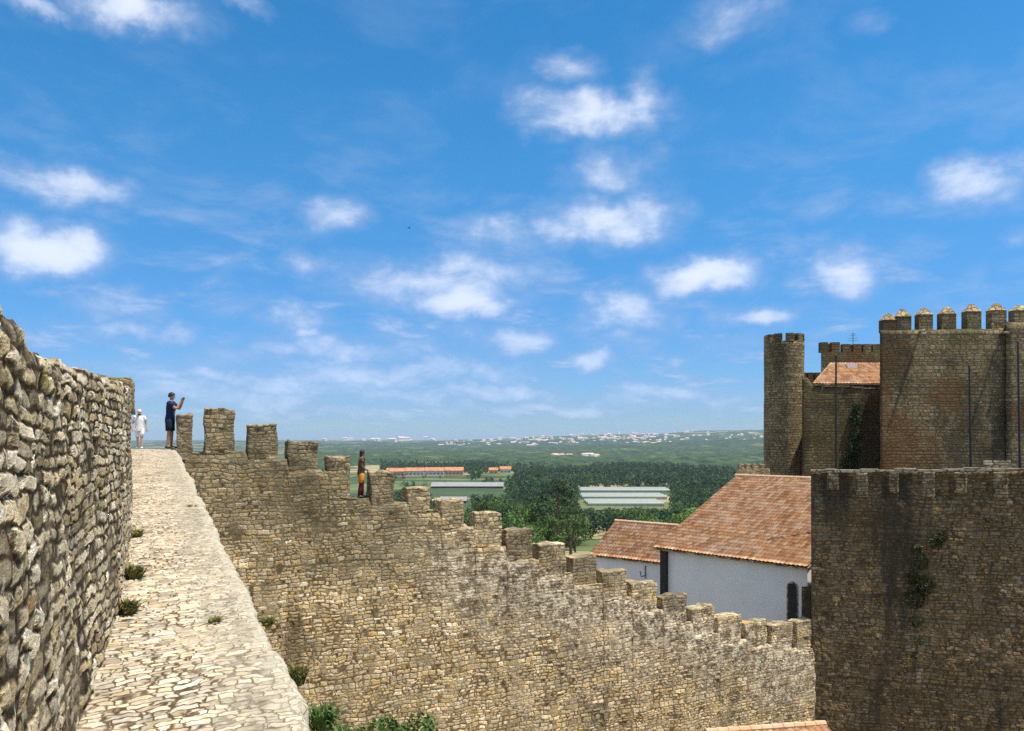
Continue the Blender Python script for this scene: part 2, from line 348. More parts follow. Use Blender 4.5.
M['cream_wall']=plain('cream_render',(0.68,0.58,0.46),0.9,0.1,0.2)
M['orange_wall']=plain('ochre_render',(0.62,0.38,0.20),0.9,0.12,0.2)
M['far_roof']=plain('far_clay_roof',(0.46,0.20,0.10),0.9,0.25,0.2)
M['far_white']=plain('far_white_render',(0.80,0.78,0.74),0.9,0.08,0.05)
M['town_roof']=plain('faded_town_roof',(0.58,0.42,0.34),0.9,0.2,0.02)
M['glass']=plain('dark_glass',(0.03,0.035,0.045),0.2,0.2,2,0.5)
def cloth(name,c): return plain(name,c,0.85,0.15,14,0.15,0,0.3)
M['skin_tan']=plain('skin_tan',(0.40,0.23,0.14),0.55,0.08,10); M['skin_fair']=plain('skin_fair',(0.56,0.34,0.25),0.55,0.08,10)
M['skin_brown']=plain('skin_brown',(0.26,0.14,0.085),0.55,0.08,10)
M['hair_dark']=plain('hair_dark',(0.02,0.016,0.013),0.5,0.3,30); M['hair_red']=plain('hair_auburn',(0.16,0.045,0.035),0.5,0.3,30)
M['navy']=cloth('navy_cloth',(0.020,0.028,0.075)); M['navy_dark']=cloth('dark_navy_cloth',(0.013,0.022,0.045))
M['white_cloth']=cloth('white_cloth',(0.78,0.76,0.77)); M['pink_cloth']=cloth('pink_cap_cloth',(0.72,0.50,0.52))
M['grey_cloth']=cloth('grey_brown_cloth',(0.13,0.085,0.065)); M['orange_cloth']=cloth('orange_cloth',(0.75,0.27,0.04)); M['maroon_cloth']=cloth('maroon_cloth',(0.12,0.025,0.03))
M['shoe']=plain('shoe_rubber',(0.05,0.045,0.04),0.7); M['shoe_white']=plain('white_shoe',(0.6,0.58,0.55),0.7)
M['eye']=plain('eye_dark',(0.02,0.015,0.012),0.3)
M['phone']=plain('phone_black',(0.02,0.02,0.024),0.3,0.1)

# ------------------------------------------------------------------ dense solids
def extrude(name, mat, parent, stations, prof, smoothed=True):
    """a solid swept along stations; prof(s) gives the ring (front foot, up, over the top, down the back)"""
    rings=[prof(s) for s in stations]; n=len(rings[0]); v=[p for r in rings for p in r]; f=[]
    for i in range(len(rings)-1):
        a, b = i*n, (i+1)*n
        for k in range(n-1): f.append((a+k, b+k, b+k+1, a+k+1))
        f.append((a+n-1, b+n-1, b, a))
    f.append(tuple(reversed(range(n)))) ; f.append(tuple(range((len(rings)-1)*n, len(rings)*n)))
    f=[tuple(reversed(q)) for q in f]
    o=build(name, v, f, mat, parent, None, smoothed)
    bm=bmesh.new(); bm.from_mesh(o.data); bmesh.ops.recalc_face_normals(bm, faces=bm.faces); bm.to_mesh(o.data); bm.free()
    if smoothed: o.data.polygons.foreach_set('use_smooth', np.ones(len(o.data.polygons), dtype=bool))
    return o
def dense_box(name, mat, parent, org, ex, ey, sx, sy, sz, res=0.09, jit=0.02, top=None, seed=0.0, smoothed=True):
    """block with corner org, horizontal axes ex, ey; worn by low noise; top(a,b) raises the top"""
    nx, ny, nzn = [max(2, int(round(d/res))) for d in (sx, sy, sz)]
    idx={}; v=[]; f=[]
    def vid(i,j,k):
        key=(i,j,k)
        if key not in idx:
            a, b, c = i/nx, j/ny, k/nzn
            p=Vector(org)+ex*(a*sx)+ey*(b*sy)
            h=sz+(top(a,b) if top else 0.0); p.z+=h*c
            w=jit*(1.0+0.8*c)
            q=(p.x,p.y,p.z)
            p=p+Vector((nz(*q,2.1,seed),nz(*q,2.1,seed+9),nz(*q,2.1,seed+17)))*w*2.0
            idx[key]=len(v); v.append(p)
        return idx[key]
    for i in range(nx):
        for j in range(ny):
            f.append((vid(i,j,0),vid(i,j+1,0),vid(i+1,j+1,0),vid(i+1,j,0))); f.append((vid(i,j,nzn),vid(i+1,j,nzn),vid(i+1,j+1,nzn),vid(i,j+1,nzn)))
    for i in range(nx):
        for k in range(nzn):
            f.append((vid(i,0,k),vid(i+1,0,k),vid(i+1,0,k+1),vid(i,0,k+1))); f.append((vid(i,ny,k),vid(i,ny,k+1),vid(i+1,ny,k+1),vid(i+1,ny,k)))
    for j in range(ny):
        for k in range(nzn):
            f.append((vid(0,j,k),vid(0,j,k+1),vid(0,j+1,k+1),vid(0,j+1,k))); f.append((vid(nx,j,k),vid(nx,j+1,k),vid(nx,j+1,k+1),vid(nx,j,k+1)))
    return build(name, v, f, mat, parent, None, smoothed)

def leaf_cloud(centres, n, size, seed, spread=1.0, up=0.3, aspect=1.0):
    """n leaf faces scattered in ellipsoid clumps [(centre, radii)]; shells are denser"""
    r=np.random.default_rng(seed); vs=[]; fs=[]
    w=np.array([c[1][0]*c[1][1]*c[1][2] for c in centres])**0.66; w/=w.sum()
    pick=r.choice(len(centres), size=n, p=w)
    for i in range(n):
        c, rad = centres[pick[i]]
        d=r.normal(size=3); d/=np.linalg.norm(d)+1e-9; q=r.uniform(0.45,1.0)**0.6
        p=np.array(c)+d*q*np.array(rad)*spread
        nrm=d*0.8+r.normal(size=3)*0.7+np.array([0,0,up]); nrm/=np.linalg.norm(nrm)+1e-9
        a=np.cross(nrm, r.normal(size=3)); a/=np.linalg.norm(a)+1e-9; b=np.cross(nrm,a)
        s=size*r.uniform(0.6,1.35); k=len(vs)
        vs += [tuple(p-a*s*aspect*0.5), tuple(p-b*s*0.32+nrm*s*0.06), tuple(p+a*s*aspect*0.5), tuple(p+b*s*0.32+nrm*s*0.06)]
        fs.append((k,k+1,k+2,k+3))
    return vs, fs

# ------------------------------------------------------------------ sky, sun, camera
SUN_EL=math.radians(71); SXY=Vector((0.955,-0.296)).normalized()
def make_world():
    w=bpy.data.worlds.new('World'); sc.world=w; w.use_nodes=True
    T=NT(w.node_tree); T.n.clear()
    out=T.new('ShaderNodeOutputWorld'); bg=T.new('ShaderNodeBackground'); T.l.new(bg.outputs[0], out.inputs[0])
    sky=T.new('ShaderNodeTexSky'); sky.sky_type='NISHITA'; sky.sun_disc=False
    sky.sun_elevation=SUN_EL; sky.sun_rotation=math.atan2(SXY.x, SXY.y)
    sky.altitude=80; sky.air_density=1.0; sky.dust_density=0.15; sky.ozone_density=3.0
    STR=0.125
    d=T.new('ShaderNodeTexCoord').outputs['Generated']
    xyz=T.new('ShaderNodeSeparateXYZ'); T.l.new(d, xyz.inputs[0])
    az=T.math('ARCTAN2', xyz.outputs[0], xyz.outputs[1]); el=T.math('ARCSINE', xyz.outputs[2])
    ae=T.new('ShaderNodeCombineXYZ'); T.l.new(az, ae.inputs[0]); T.l.new(el, ae.inputs[1]); AE=ae.outputs[0]
    # cloud layer coordinates (a flat deck overhead, compressed towards the horizon)
    zz=T.math('ADD', T.math('MAXIMUM', xyz.outputs[2], 0.0), 0.16)
    deck=T.new('ShaderNodeCombineXYZ'); T.l.new(T.math('DIVIDE',xyz.outputs[0],zz), deck.inputs[0]); T.l.new(T.math('DIVIDE',xyz.outputs[1],zz), deck.inputs[1])
    AE2=T.vmath('MULTIPLY', AE, (1.0,1.9,1.0))
    n1=T.noise(AE2, 11.0, 9, 0.62, 0.25); n2=T.noise(deck.outputs[0], 3.1, 7, 0.62, 0.3)
    wv=T.vmath('SCALE', T.vmath('SUBTRACT', T.noise(AE, 9.0, 5, 0.6, out=1), (0.5,0.5,0.5)), 0.085)
    AEw=T.vmath('ADD', AE, wv)
    blobs=[(135,4,70,20,1.0),(30,0,40,9,.7),(240,0,30,9,.6),(735,15,58,24,.62),(865,20,26,15,.4),(50,178,95,18,.85),(55,243,66,27,1.12),
      (590,114,75,23,.95),(645,98,22,36,.75),(570,68,36,18,.75),(615,166,46,22,.85),(612,214,60,26,1.05),(500,238,46,22,.85),(556,225,50,20,.65),
      (335,210,38,20,.75),(310,260,30,15,.65),(985,182,56,22,.92),(1020,225,22,12,.45),(698,277,50,19,1.12),(848,273,42,27,.95),(975,278,21,16,.55),(915,297,26,12,.45),
      (440,283,105,28,.9),(457,301,60,20,1.08),(635,308,62,22,.9),(590,300,24,14,.65),(680,317,26,12,.65),(575,327,22,10,.55),(760,318,52,12,.85),
      (110,308,46,18,.7),(130,331,52,12,.75),(172,333,32,12,.7),(300,322,36,16,.8),(300,338,24,10,.8),(520,345,46,20,.9),(590,365,24,12,.92),(640,352,26,12,.55),(675,357,19,10,.6),
      (400,374,190,16,.8),(240,392,210,18,.8),(640,398,130,14,.75),(180,360,110,16,.5),(60,330,80,14,.35),(330,352,120,14,.8),(250,375,150,12,.8),(470,392,140,11,.85),(560,408,160,10,.8),(330,412,150,10,.75),(690,395,80,12,.75),(470,330,50,16,.5),(400,345,60,14,.5),(250,300,50,12,.4),(740,345,60,10,.45),(620,345,60,14,.5)]
    acc=None
    for px, py, rx, ry, s in blobs:
        v=Vector(((px-CX)/F, 1, (CY-py)/F)); a=math.atan2(v.x,v.y); e=math.asin(v.normalized().z)
        kx=F*(1+v.x**2); ky=F*(1+v.z**2+v.x**2)**0.5
        q=T.vmath('MULTIPLY', T.vmath('SUBTRACT', AEw, (a,e,0)), (kx/rx*0.66, ky/ry*0.62, 0))
        g=T.mr(T.vmath('LENGTH', q), 0.0,1.25, s,0.0, sm=True)
        acc=g if acc is None else T.math('MAXIMUM', acc, g)
    body=T.math('ADD', acc, T.math('MULTIPLY', T.math('SUBTRACT', n1, 0.5), 1.15))
    dens=T.mr(body, 0.04, 1.20, 0.0, 0.80, sm=True)
    dens=T.math('MULTIPLY', dens, T.mr(acc,0.0,0.25,0.0,1.0,sm=True))
    low=T.mr(el, 0.04,0.46,1.0,0.0,sm=True)
    wisp=T.math('MULTIPLY', T.mr(n2, 0.44,0.70,0,0.42,sm=True), T.mr(low,0,1,0.35,1.35))
    # elsewhere in the sky (behind the viewer, overhead) unseen scattered cumulus, broadened to whiten the fill light
    off=T.mr(T.math('ABSOLUTE',az), 0.65,0.9,0.0,1.0,sm=True); high=T.mr(el,0.52,0.7,0,1,sm=True)
    other=T.math('MULTIPLY', T.mr(n2,0.40,0.60,0,0.85,sm=True), T.math('MAXIMUM',off,high))
    dens=T.math('MAXIMUM', T.math('MAXIMUM', dens, wisp), other)
    dens=T.math('MULTIPLY', dens, T.mr(el,-0.01,0.03,0,1,sm=True))
    shade=T.mr(T.math('ADD', dens, T.math('MULTIPLY',T.math('SUBTRACT',n1,0.5),0.35)), 0.15,0.85,0,1,sm=True)
    cc=T.mix(shade, (0.34,0.42,0.60), (0.72,0.75,0.84))
    cc=T.mix(1.0, cc, T.mix(T.mr(el,0.03,0.26,1,0,sm=True),(1.0,1.0,1.0),(0.66,0.75,0.90)), 'MULTIPLY')
    skyc=T.hsv(sky.outputs[0], 0.489, 1.34, 0.98)
    lp=T.mix(1.0, skyc, (STR,STR,STR), 'MULTIPLY')
    hz=T.mr(el,-0.02,0.42,1.0,0.0,sm=True)
    lp=T.mix(1.0, lp, T.mix(hz,(0.80,0.89,0.97),(0.33,0.48,0.75)), 'MULTIPLY')
    fin=T.mix(dens, lp, cc)
    # Background strength stays in the daylight range; the colour is divided by it
    T.put(bg.inputs[0], T.mix(1.0, fin, (1/STR,1/STR,1/STR), 'MULTIPLY')); bg.inputs[1].default_value=STR
    w.cycles.sampling_method='MANUAL'; w.cycles.sample_map_resolution=512
make_world()
sl=bpy.data.lights.new('sun','SUN'); sl.energy=4.6; sl.angle=math.radians(0.53); sl.color=(1.0,0.94,0.83)
so=bpy.data.objects.new('sun', sl); COL.objects.link(so)
SDIR=Vector((SXY.x*math.cos(SUN_EL), SXY.y*math.cos(SUN_EL), math.sin(SUN_EL)))
so.rotation_euler=SDIR.to_track_quat('Z','Y').to_euler(); so.location=(20,-10,40)
cam=bpy.data.cameras.new('camera'); co=bpy.data.objects.new('camera', cam); COL.objects.link(co); sc.camera=co
cam.sensor_width=36; cam.lens=F*36/1024; cam.shift_y=(CY-365.5)/1024; cam.clip_start=0.05; cam.clip_end=40000
co.rotation_euler=(math.pi/2,0,0)
sc.view_settings.view_transform='Standard'; sc.view_settings.look='None'; sc.view_settings.gamma=1; sc.view_settings.exposure=0.50
sc.render.engine='CYCLES'; sc.cycles.max_bounces=5; sc.cycles.diffuse_bounces=3; sc.cycles.volume_bounces=0; sc.cycles.use_denoising=False
sc.cycles.caustics_reflective=False; sc.cycles.caustics_refractive=False

# ------------------------------------------------------------------ terrain
RIDGE=[(-9000,5),(-3000,0),(-700,2),(-100,22),(250,36),(780,57),(1230,62),(1700,95),(2300,98),(3200,120),(9000,90)]
def terrain(x, y):
    d=math.hypot(x,y)
    h=interp([(0,-13),(75,-13.2),(120,-20),(200,-29),(330,-39),(520,-46),(800,-48.5),(2000,-50),(14000,-52)], d)
    q=(x+10.4)*-0.4393+(y-23.0)*0.8983       # the courtyard side of the curtain wall lies lower
    if d<75: h-=2.6*(1-smooth(-0.6,1.2,q))*(1-smooth(60,75,d))
    if d>90: h+=nz(x,y,0,1/140.0,3)*min(3.0,(d-90)/60.0)
    if y>2500:
        # inhabited ridge with bushy slopes
        t=(y-6600)/1500.0; top=interp(RIDGE,x/ y*6600)
        top+= 7*nz(x,y,0,1/420.0,5)+3*nz(x,y,0,1/130.0,8)
        h=max(h, -52+(top+52)*math.exp(-t*t*(1.0 if t>0 else 1.3)))
        # nearer low rise on the right
        t=(y-3900)/900.0; t2=interp([(-500,-50),(200,-40),(900,-15),(1350,12),(2500,30)], x)
        h=max(h, -52+(t2+52)*math.exp(-t*t))
        # blue range far away
        t=(y-11800)/900.0; t3=interp([(-6000,18),(-3400,14),(-2200,20),(-900,6),(0,-20),(4000,-40)], x)
        h=max(h, -52+(t3+52+6*nz(x,y,0,1/700.0,2))*math.exp(-t*t))
    return h
def make_ground():
    rs=[0.0]+list(np.geomspace(6,13500,150)); v=[(0,0,-13)]; f=[]
    angs=[]
    a=-180.0
    while a<180: angs.append(math.radians(a)); a+= 0.45 if -40<=a<40 else 5.0
    n=len(angs)
    for r in rs[1:]:
        for a in angs:
            x, y = r*math.sin(a), r*math.cos(a); v.append((x,y,terrain(x,y)))
    for k in range(n): f.append((0,1+(k+1)%n,1+k))
    for i in range(len(rs)-2):
        for k in range(n):
            p, q = 1+i*n, 1+(i+1)*n; f.append((p+k,p+(k+1)%n,q+(k+1)%n,q+k))
    m, T, b, out = new_mat('countryside')
    pos=T.new('ShaderNodeNewGeometry').outputs['Position']; flat=T.vmath('MULTIPLY',pos,(1,1,0))
    wv=T.vmath('ADD', flat, T.vmath('SCALE', T.vmath('SUBTRACT',T.noise(flat,0.006,3,0.6,out=1),(0.5,0.5,0.5)), 120.0))
    vo=T.vor(T.vmath('MULTIPLY',wv,(1/120.0,1/70.0,0)),'F1',0.9)
    s=T.new('ShaderNodeSeparateColor'); T.l.new(vo.outputs['Color'], s.inputs[0])
    col=T.ramp(s.outputs[0], [(0,(0.055,0.085,0.03)),(0.18,(0.09,0.12,0.04)),(0.36,(0.30,0.255,0.13)),(0.52,(0.045,0.075,0.028)),(0.7,(0.13,0.15,0.055)),(0.86,(0.33,0.28,0.16)),(1,(0.06,0.09,0.03))], True)
    n=T.noise(flat,0.02,6,0.65); col=T.hsv(col,0.5,1.0,T.mr(n,0.3,0.7,0.65,1.3))
    far=T.mr(T.vmath('LENGTH',flat),1500,2600,0,1,sm=True)
    wood=T.mr(T.noise(flat,0.004,6,0.62),0.40,0.56,0,1,sm=True)
    col=T.mix(T.math('MULTIPLY',far,wood), col, T.mix(T.noise(flat,0.03,5,0.7),(0.02,0.045,0.018),(0.055,0.085,0.03)))
    near=T.mr(T.vmath('LENGTH',flat),60,140,1,0,sm=True)
    col=T.mix(near, col, T.mix(T.noise(pos,0.8,6,0.7),(0.11,0.10,0.045),(0.24,0.20,0.11)))
    T.put(b.inputs['Base Color'], col)
    bp=T.new('ShaderNodeBump'); bp.inputs['Strength'].default_value=0.6; bp.inputs['Distance'].default_value=0.6
    T.put(bp.inputs['Height'], T.noise(pos,0.5,5,0.7)); T.l.new(bp.outputs[0], b.inputs['Normal'])
    o=build('ground', v, [tuple(reversed(q)) for q in f], m, None, None, True); tag(o, kind='structure')
    bm=bmesh.new(); bm.from_mesh(o.data); bmesh.ops.recalc_face_normals(bm, faces=bm.faces)
    if sum(1 for q in bm.faces if q.normal.z<0) > len(bm.faces)/2: bmesh.ops.reverse_faces(bm, faces=bm.faces)
    bm.to_mesh(o.data); bm.free()
make_ground()
def make_haze():
    mb=MB(); mb.box((0,200,-62), 34000, 30000, 205); m=bpy.data.materials.new('haze_air'); m.use_nodes=True
    T=NT(m.node_tree); T.n.clear(); out=T.new('ShaderNodeOutputMaterial'); pv=T.new('ShaderNodeVolumePrincipled')
    pv.inputs['Color'].default_value=(0.55,0.74,1.0,1); pv.inputs['Density'].default_value=0.000052; pv.inputs['Anisotropy'].default_value=0.0
    T.l.new(pv.outputs[0], out.inputs['Volume'])
    tag(mb.build('haze', m), kind='stuff')
make_haze()

# ------------------------------------------------------------------ walkway (wall top the viewer stands on)
def walk_z(y): return -1.6+0.0575*y if y<23.2 else -1.6+0.0575*23.2-0.012*(y-23.2)
LEFT=[(-3.0,1.2),(0.0,-0.30),(3.56,-2.13),(4.2,-2.41),(4.89,-2.69),(6.17,-3.27),(7.79,-4.05),(11.6,-5.99),(21.9,-11.36),(28,-14.6)]
def make_walk():
    ys=[]; y=-2.0
    while y<27.0: ys.append(y); y+= 0.028 if 3.0<y<8 else (0.05 if 2<y<14 else 0.09)
    def prof(y):
        xr=0.81-0.4876*y; xl=interp(LEFT,y)-0.35
        st=math.floor(y*3.6+0.6*nz(0,y,3,2.0)); hs=math.sin(st*45.17)*43758.5453; hs-=math.floor(hs)
        xr+=0.045*nz(0,y,0,1.3,2)+0.02*nz(0,y,0,6.5,6)+(hs-0.5)*0.045
        if y>23.0: xr=min(xr, 0.81-0.4876*23.0+ (y-23.0)*-0.35)
        z=walk_z(y); pts=[]
        N=44
        for k in range(N+1):
            a=k/N; x=lerp(xr,xl,a)
            zz=z+0.02*nz(x,y,0,1.1,4)-0.03*math.exp(-((x-xr)/0.02)**2)
            pts.append((x,y,zz))
        pts += [(xl,y,-15.6),(xl,y,-16.2),(xr-0.0,y,-16.2)]
        pts += [(xr+0.0,y,lerp(-15.6,z-0.1,t)) for t in (0,0.3,0.6,0.85,0.95,1.0)]
        return pts
    o=extrude('wall_walk', M['walk'], None, ys, prof)
    tag(o, 'cream stone paved top of the rampart the viewer stands on, open on one side', 'rampart walk')
make_walk()

def make_parapet():
    root=thing('rampart_parapet','tall rough grey rubble parapet running beside the cream paved walk','parapet',(-2.1,3.56,-1.4))
    ZT=[(-1.5,.33),(1.70,.335),(1.95,.315),(2.3,.305),(2.9,.310),(3.57,.340),(4.72,.40),(5.66,.445),(8,.60),(13.6,.90),(22.6,1.0)]
    ys=[]; y=-1.4
    while y<22.4: ys.append(y); y+= 0.016 if 1.3<y<4.5 else (0.028 if 1<y<8 else 0.06)
    def prof(y):
        x=interp(LEFT,y); n=PATH_N; zb=walk_z(y)-0.25
        st=math.floor(y*3.1+0.8*nz(y,0,0,1.0)); hsh=math.sin(st*12.9898)*43758.5453; hsh-=math.floor(hsh)
        zt=interp(ZT,y)+(hsh-0.5)*0.095*min(1.0,0.55+y*0.06)+0.02*nz(y,0,0,6.0)
        pts=[]; N=86
        for k in range(N+1):
            a=k/N; z=lerp(zb,zt,a); bul=0.03*nz(x,y,z,1.5,3)+0.02*nz(x,y,z,4.5,7)
            # foot spreads a little, the head is eaten back
            bul+=0.05*(1-a)**3-0.02*max(0,(a-0.96)/0.04)**2
            pts.append((x+n.x*bul, y+n.y*bul, z))
        for k in range(1,9):
            a=k/8; w=0.62*a; pts.append((x-n.x*w, y-n.y*w, zt+0.035*nz(x-w*3,y,zt,5.0,1)-0.04*(a>0.9)))
        for z in (-0.5,-3,-8,-15.8): pts.append((x-n.x*0.62, y-n.y*0.62, z))
        pts.append((x-n.x*0.3, y-n.y*0.3, -15.8)); pts.append((x-n.x*0.3, y-n.y*0.3, zb-0.05))
        return pts
    extrude('parapet_body', M['parapet'], root, ys, prof)
    # higher merlons standing on the parapet farther along
    ex=PATH_DIR; ey=-PATH_N
    for (y0, L, zt, off) in ((13.4,3.3,1.17,0.02),(20.6,1.6,1.42,0.0)):
        x=interp(LEFT,y0); o=Vector((x,y0,0.6))+PATH_N*off
        dense_box('merlon', M['curtain'], root, o, ex, ey, L, 0.66, zt-0.6, 0.07, 0.02, seed=y0)
make_parapet()

# ------------------------------------------------------------------ curtain wall with merlons
C0=Vector((-10.4,23.0,0)); CD=Vector((0.8983,0.4393,0)).normalized(); CN=Vector((-CD.y,CD.x,0))   # CN points outwards (away from the viewer)
def ct(px, off):      # distance along the wall where the line at offset off is met by the sight line of column px
    u=(px-CX)/F; b=C0+CN*off
    return (u*b.y-b.x)/(CD.x-u*CD.y)
MER=[(176,193,416,449),(203,236,409,449),(246,279,425,456),(286,319,441,469),(327,351,456,496),(370,395,472,503),(406,431,488,510),(440,465,500,525),
     (474,503,513,543),(505,534,529,559),(538,567,544,573),(571,597,557,583),(601,628,571,597),(631,658,583,609),(661,688,596,622),(690,715,607,632),(717,742,617,640),(744,768,622,645),(770,793,624,648),(796,816,621,648)]
OFF=0.14
ROWS=[]
for a, b, tp, bt in MER:
    t0, t1 = ct(a,OFF), ct(b,OFF); m=(t0+t1)/2; Y=(C0+CN*OFF+CD*m).y
    w_=t1-t0; t0+=0.05*w_; t1-=0.05*w_
    ROWS.append((t0,t1,(CY-tp)/F*Y,(CY-bt)/F*Y))
SILL=[(-1.0,-0.25),(0.4,-0.28)]+[((r[0]+r[1])/2, r[3]-0.05) for r in ROWS[1:]]+[(33,ROWS[-1][3]-0.1)]
def sill(t):
    z=SILL[0][1]
    for r in ROWS:
        if t>=r[0]-0.03: z=r[3]-0.10
    return min(z,-0.22)
def make_curtain():
    root=thing('curtain_wall','long tan rubble curtain wall stepping down from the walk to the bastion','castle wall',(C0.x,C0.y,-13))
    ts=list(np.arange(-0.15,33.2,0.075))
    def prof(t):
        base=C0+CD*t; pts=[]; zs=sill(t); N=150
        st=math.floor(t*2.3+0.7*nz(t,3,0,1.0)); h=math.sin(st*78.233)*43758.5453; h-=math.floor(h)
        ztop=zs+(h-0.5)*0.12
        for k in range(N+1):
            a=k/N; z=lerp(-15.2,ztop,a)
            bul=0.06*nz(t,z,0,0.5,3)+0.035*nz(t,z,0,1.8,7)+0.06*max(0,(a-0.985)/0.015)**2
            p=base+CN*bul; pts.append((p.x,p.y,z))
        for w, dz in ((0.05,0.02),(0.12,0.02),(0.25,0.0),(0.4,0.02),(0.55,0.0),(0.7,0.0),(0.85,0.0),(1.0,0.0),(1.15,0.0),(1.34,-0.04)):
            p=base+CN*(w+0.03*nz(t,w,0,2.0)); pts.append((p.x,p.y,ztop+dz+0.06*nz(t*2,w*3,0,1.3,5)))
        for z in (-3.0,-8.0,-15.8):
            p=base+CN*1.38; pts.append((p.x,p.y,min(z,ztop-0.3)-0.001*w))
        p=base; pts.append((p.x,p.y,-15.8))
        return pts
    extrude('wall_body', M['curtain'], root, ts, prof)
    for i, (t0,t1,zt,zb) in enumerate(ROWS):
        o=C0+CN*OFF+CD*t0; z0=sill(t0+0.1)-0.6; o.z=z0
        th=0.60 if i else 0.5
        r=random.Random(i); s1=r.uniform(-0.05,0.05); s2=r.uniform(-0.05,0.05)
        dense_box('merlon', M['curtain'], root, o, CD, CN, t1-t0, th, zt-z0, 0.065, 0.022,
                  top=lambda a,b,s1=s1,s2=s2,i=i: s1*(a-0.5)+0.07*nz(a*3,b*2,i*5.1,1.0)+s2*0.3, seed=i*3.7)
make_curtain()

# ------------------------------------------------------------------ bastion (dark low tower) with walled-up crenels
B0=Vector((14.26,35.15,0)); BD=Vector((0.96,-0.28,0)).normalized(); BN=Vector((-BD.y,BD.x,0)); BS=Vector((0.75,0.66,0)).normalized()
BT=lambda k: lerp(-1.50,-1.31,clamp(k/8.8))
def make_bastion():
    root=thing('bastion','dark brown rubble bastion with walled-up crenels and a creeper','castle bastion',(B0.x,B0.y,-13))
    gaps=[]
    for a,b in ((812,826),(840,855),(869,888),(900,921),(936,953),(968,992),(1009,1026),(1042,1060)):
        f=lambda px:((px-CX)/F*B0.y-B0.x)/(BD.x-(px-CX)/F*BD.y)
        gaps.append((f(a),f(b)))
    ks=list(np.arange(0,13,0.07))
    def prof(k):
        base=B0+BD*k; zt=BT(k)+0.025*nz(k,0,0,2.0)+0.03*nz(k,5,0,5.0); pts=[]; N=150
        rec=0.0
        for a,b in gaps:
            if a<k<b: rec=0.13
        # the outer corner leans back very slightly with height (batter)
        for i in range(N+1):
            a=i/N; z=lerp(-15.6,zt-0.16,a); r=rec*smooth(zt-1.30,zt-1.2,z)*(1-smooth(zt-0.22,zt-0.17,z))
            bul=0.05*nz(k,z,0,0.45,13)+0.03*nz(k,z,0,1.7,4)+r+0.004*(z+13)
            p=base+BN*bul; q=p+BS*0.0; pts.append((q.x,q.y,z))
        zi=zt
        for w,dz in ((0.02,-0.02),(0.2,0.0),(0.42,0.0),(0.55,-0.03),(0.60,-0.25),(0.62,-0.45)):
            p=base+BN*w; pts.append((p.x,p.y,zi+dz))
        sid=BS*(9.5/BS.y)
        p=base+sid*1.6; pts.append((p.x,p.y,-1.95)); p=base+sid*1.6; pts.append((p.x,p.y,-16.0)); pts.append((base.x,base.y,-16.0))
        return pts
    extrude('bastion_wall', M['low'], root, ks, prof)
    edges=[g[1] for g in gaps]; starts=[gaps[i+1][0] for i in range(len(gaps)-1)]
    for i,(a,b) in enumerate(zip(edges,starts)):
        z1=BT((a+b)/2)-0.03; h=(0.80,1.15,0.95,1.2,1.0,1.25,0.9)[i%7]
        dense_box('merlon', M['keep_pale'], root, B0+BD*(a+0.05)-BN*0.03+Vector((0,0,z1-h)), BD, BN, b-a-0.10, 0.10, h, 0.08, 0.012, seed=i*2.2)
    # pale worn coping slabs along the rim
    mb=MB(); k=-0.05; r=random.Random(3)
    while k<12.5:
        L=r.uniform(0.5,1.1); c=B0+BD*(k+L/2)+BN*0.24; h=r.uniform(0.08,0.17)
        mb.box((c.x+BN.x*r.uniform(-.03,.03),c.y+BN.y*r.uniform(-.03,.03),BT(k)+0.0),L-0.03,0.46+r.uniform(-.05,.05),h,math.atan2(BD.y,BD.x)+r.uniform(-.02,.02)); k+=L
    mb.build('coping', M['coping'], root)
    # two old drain spouts
    for px,py in ((846,505),(987,520)):
        u=(px-CX)/F; k=(u*B0.y-B0.x)/(BD.x-u*BD.y); b=B0+BD*k; z=(CY-py)/F*b.y
        m2=MB(); m2.tube([b+BN*0.15+Vector((0,0,z)), b-BN*0.22+Vector((0,0,z-0.04))],[0.07,0.06],8); m2.build('drain_spout', M['dark_metal'], root)
make_bastion()

def creeper(name, label, pts, n, size, mat, seed, nrm, group=None):
    """leaves hanging on a wall: pts = [(point on the wall, radius)]"""
    root=thing(name, label, 'creeper', pts[0][0]); cl=[]
    for p, r in pts: cl.append((tuple(Vector(p)+nrm*0.12),(r,0.16,r)))
    v,f=leaf_cloud(cl,n,size,seed,1.0,0.2); build('foliage', v, f, mat, root)
    mb=MB(); q=[Vector(p)+nrm*0.06 for p,_ in pts]; q.sort(key=lambda a:a.z)
    mb.tube([q[0]-Vector((0,0,1.2))-nrm*0.05]+q,[0.035]+[0.03-0.018*i/len(q) for i in range(len(q))],5); mb.build('stem', M['bark'], root)
    return root
def on_bastion(px,py):
    u=(px-CX)/F; k=(u*B0.y-B0.x)/(BD.x-u*BD.y); b=B0+BD*k; return Vector((b.x,b.y,(CY-py)/F*b.y))
creeper('wall_creeper','olive green creeper clinging to the dark bastion wall', [(on_bastion(915,598),0.50),(on_bastion(925,585),0.45),(on_bastion(912,578),0.3),(on_bastion(921,562),0.38),(on_bastion(934,543),0.36),(on_bastion(941,536),0.28),(on_bastion(917,548),0.22)], 900,0.14,M['ivy_leaf'],5,-BN)
creeper('wall_creeper','sparse drooping creeper low on the dark bastion wall', [(on_bastion(918,640),0.22),(on_bastion(914,622),0.26),(on_bastion(916,655),0.14)], 170,0.11,M['ivy_leaf'],6,-BN)

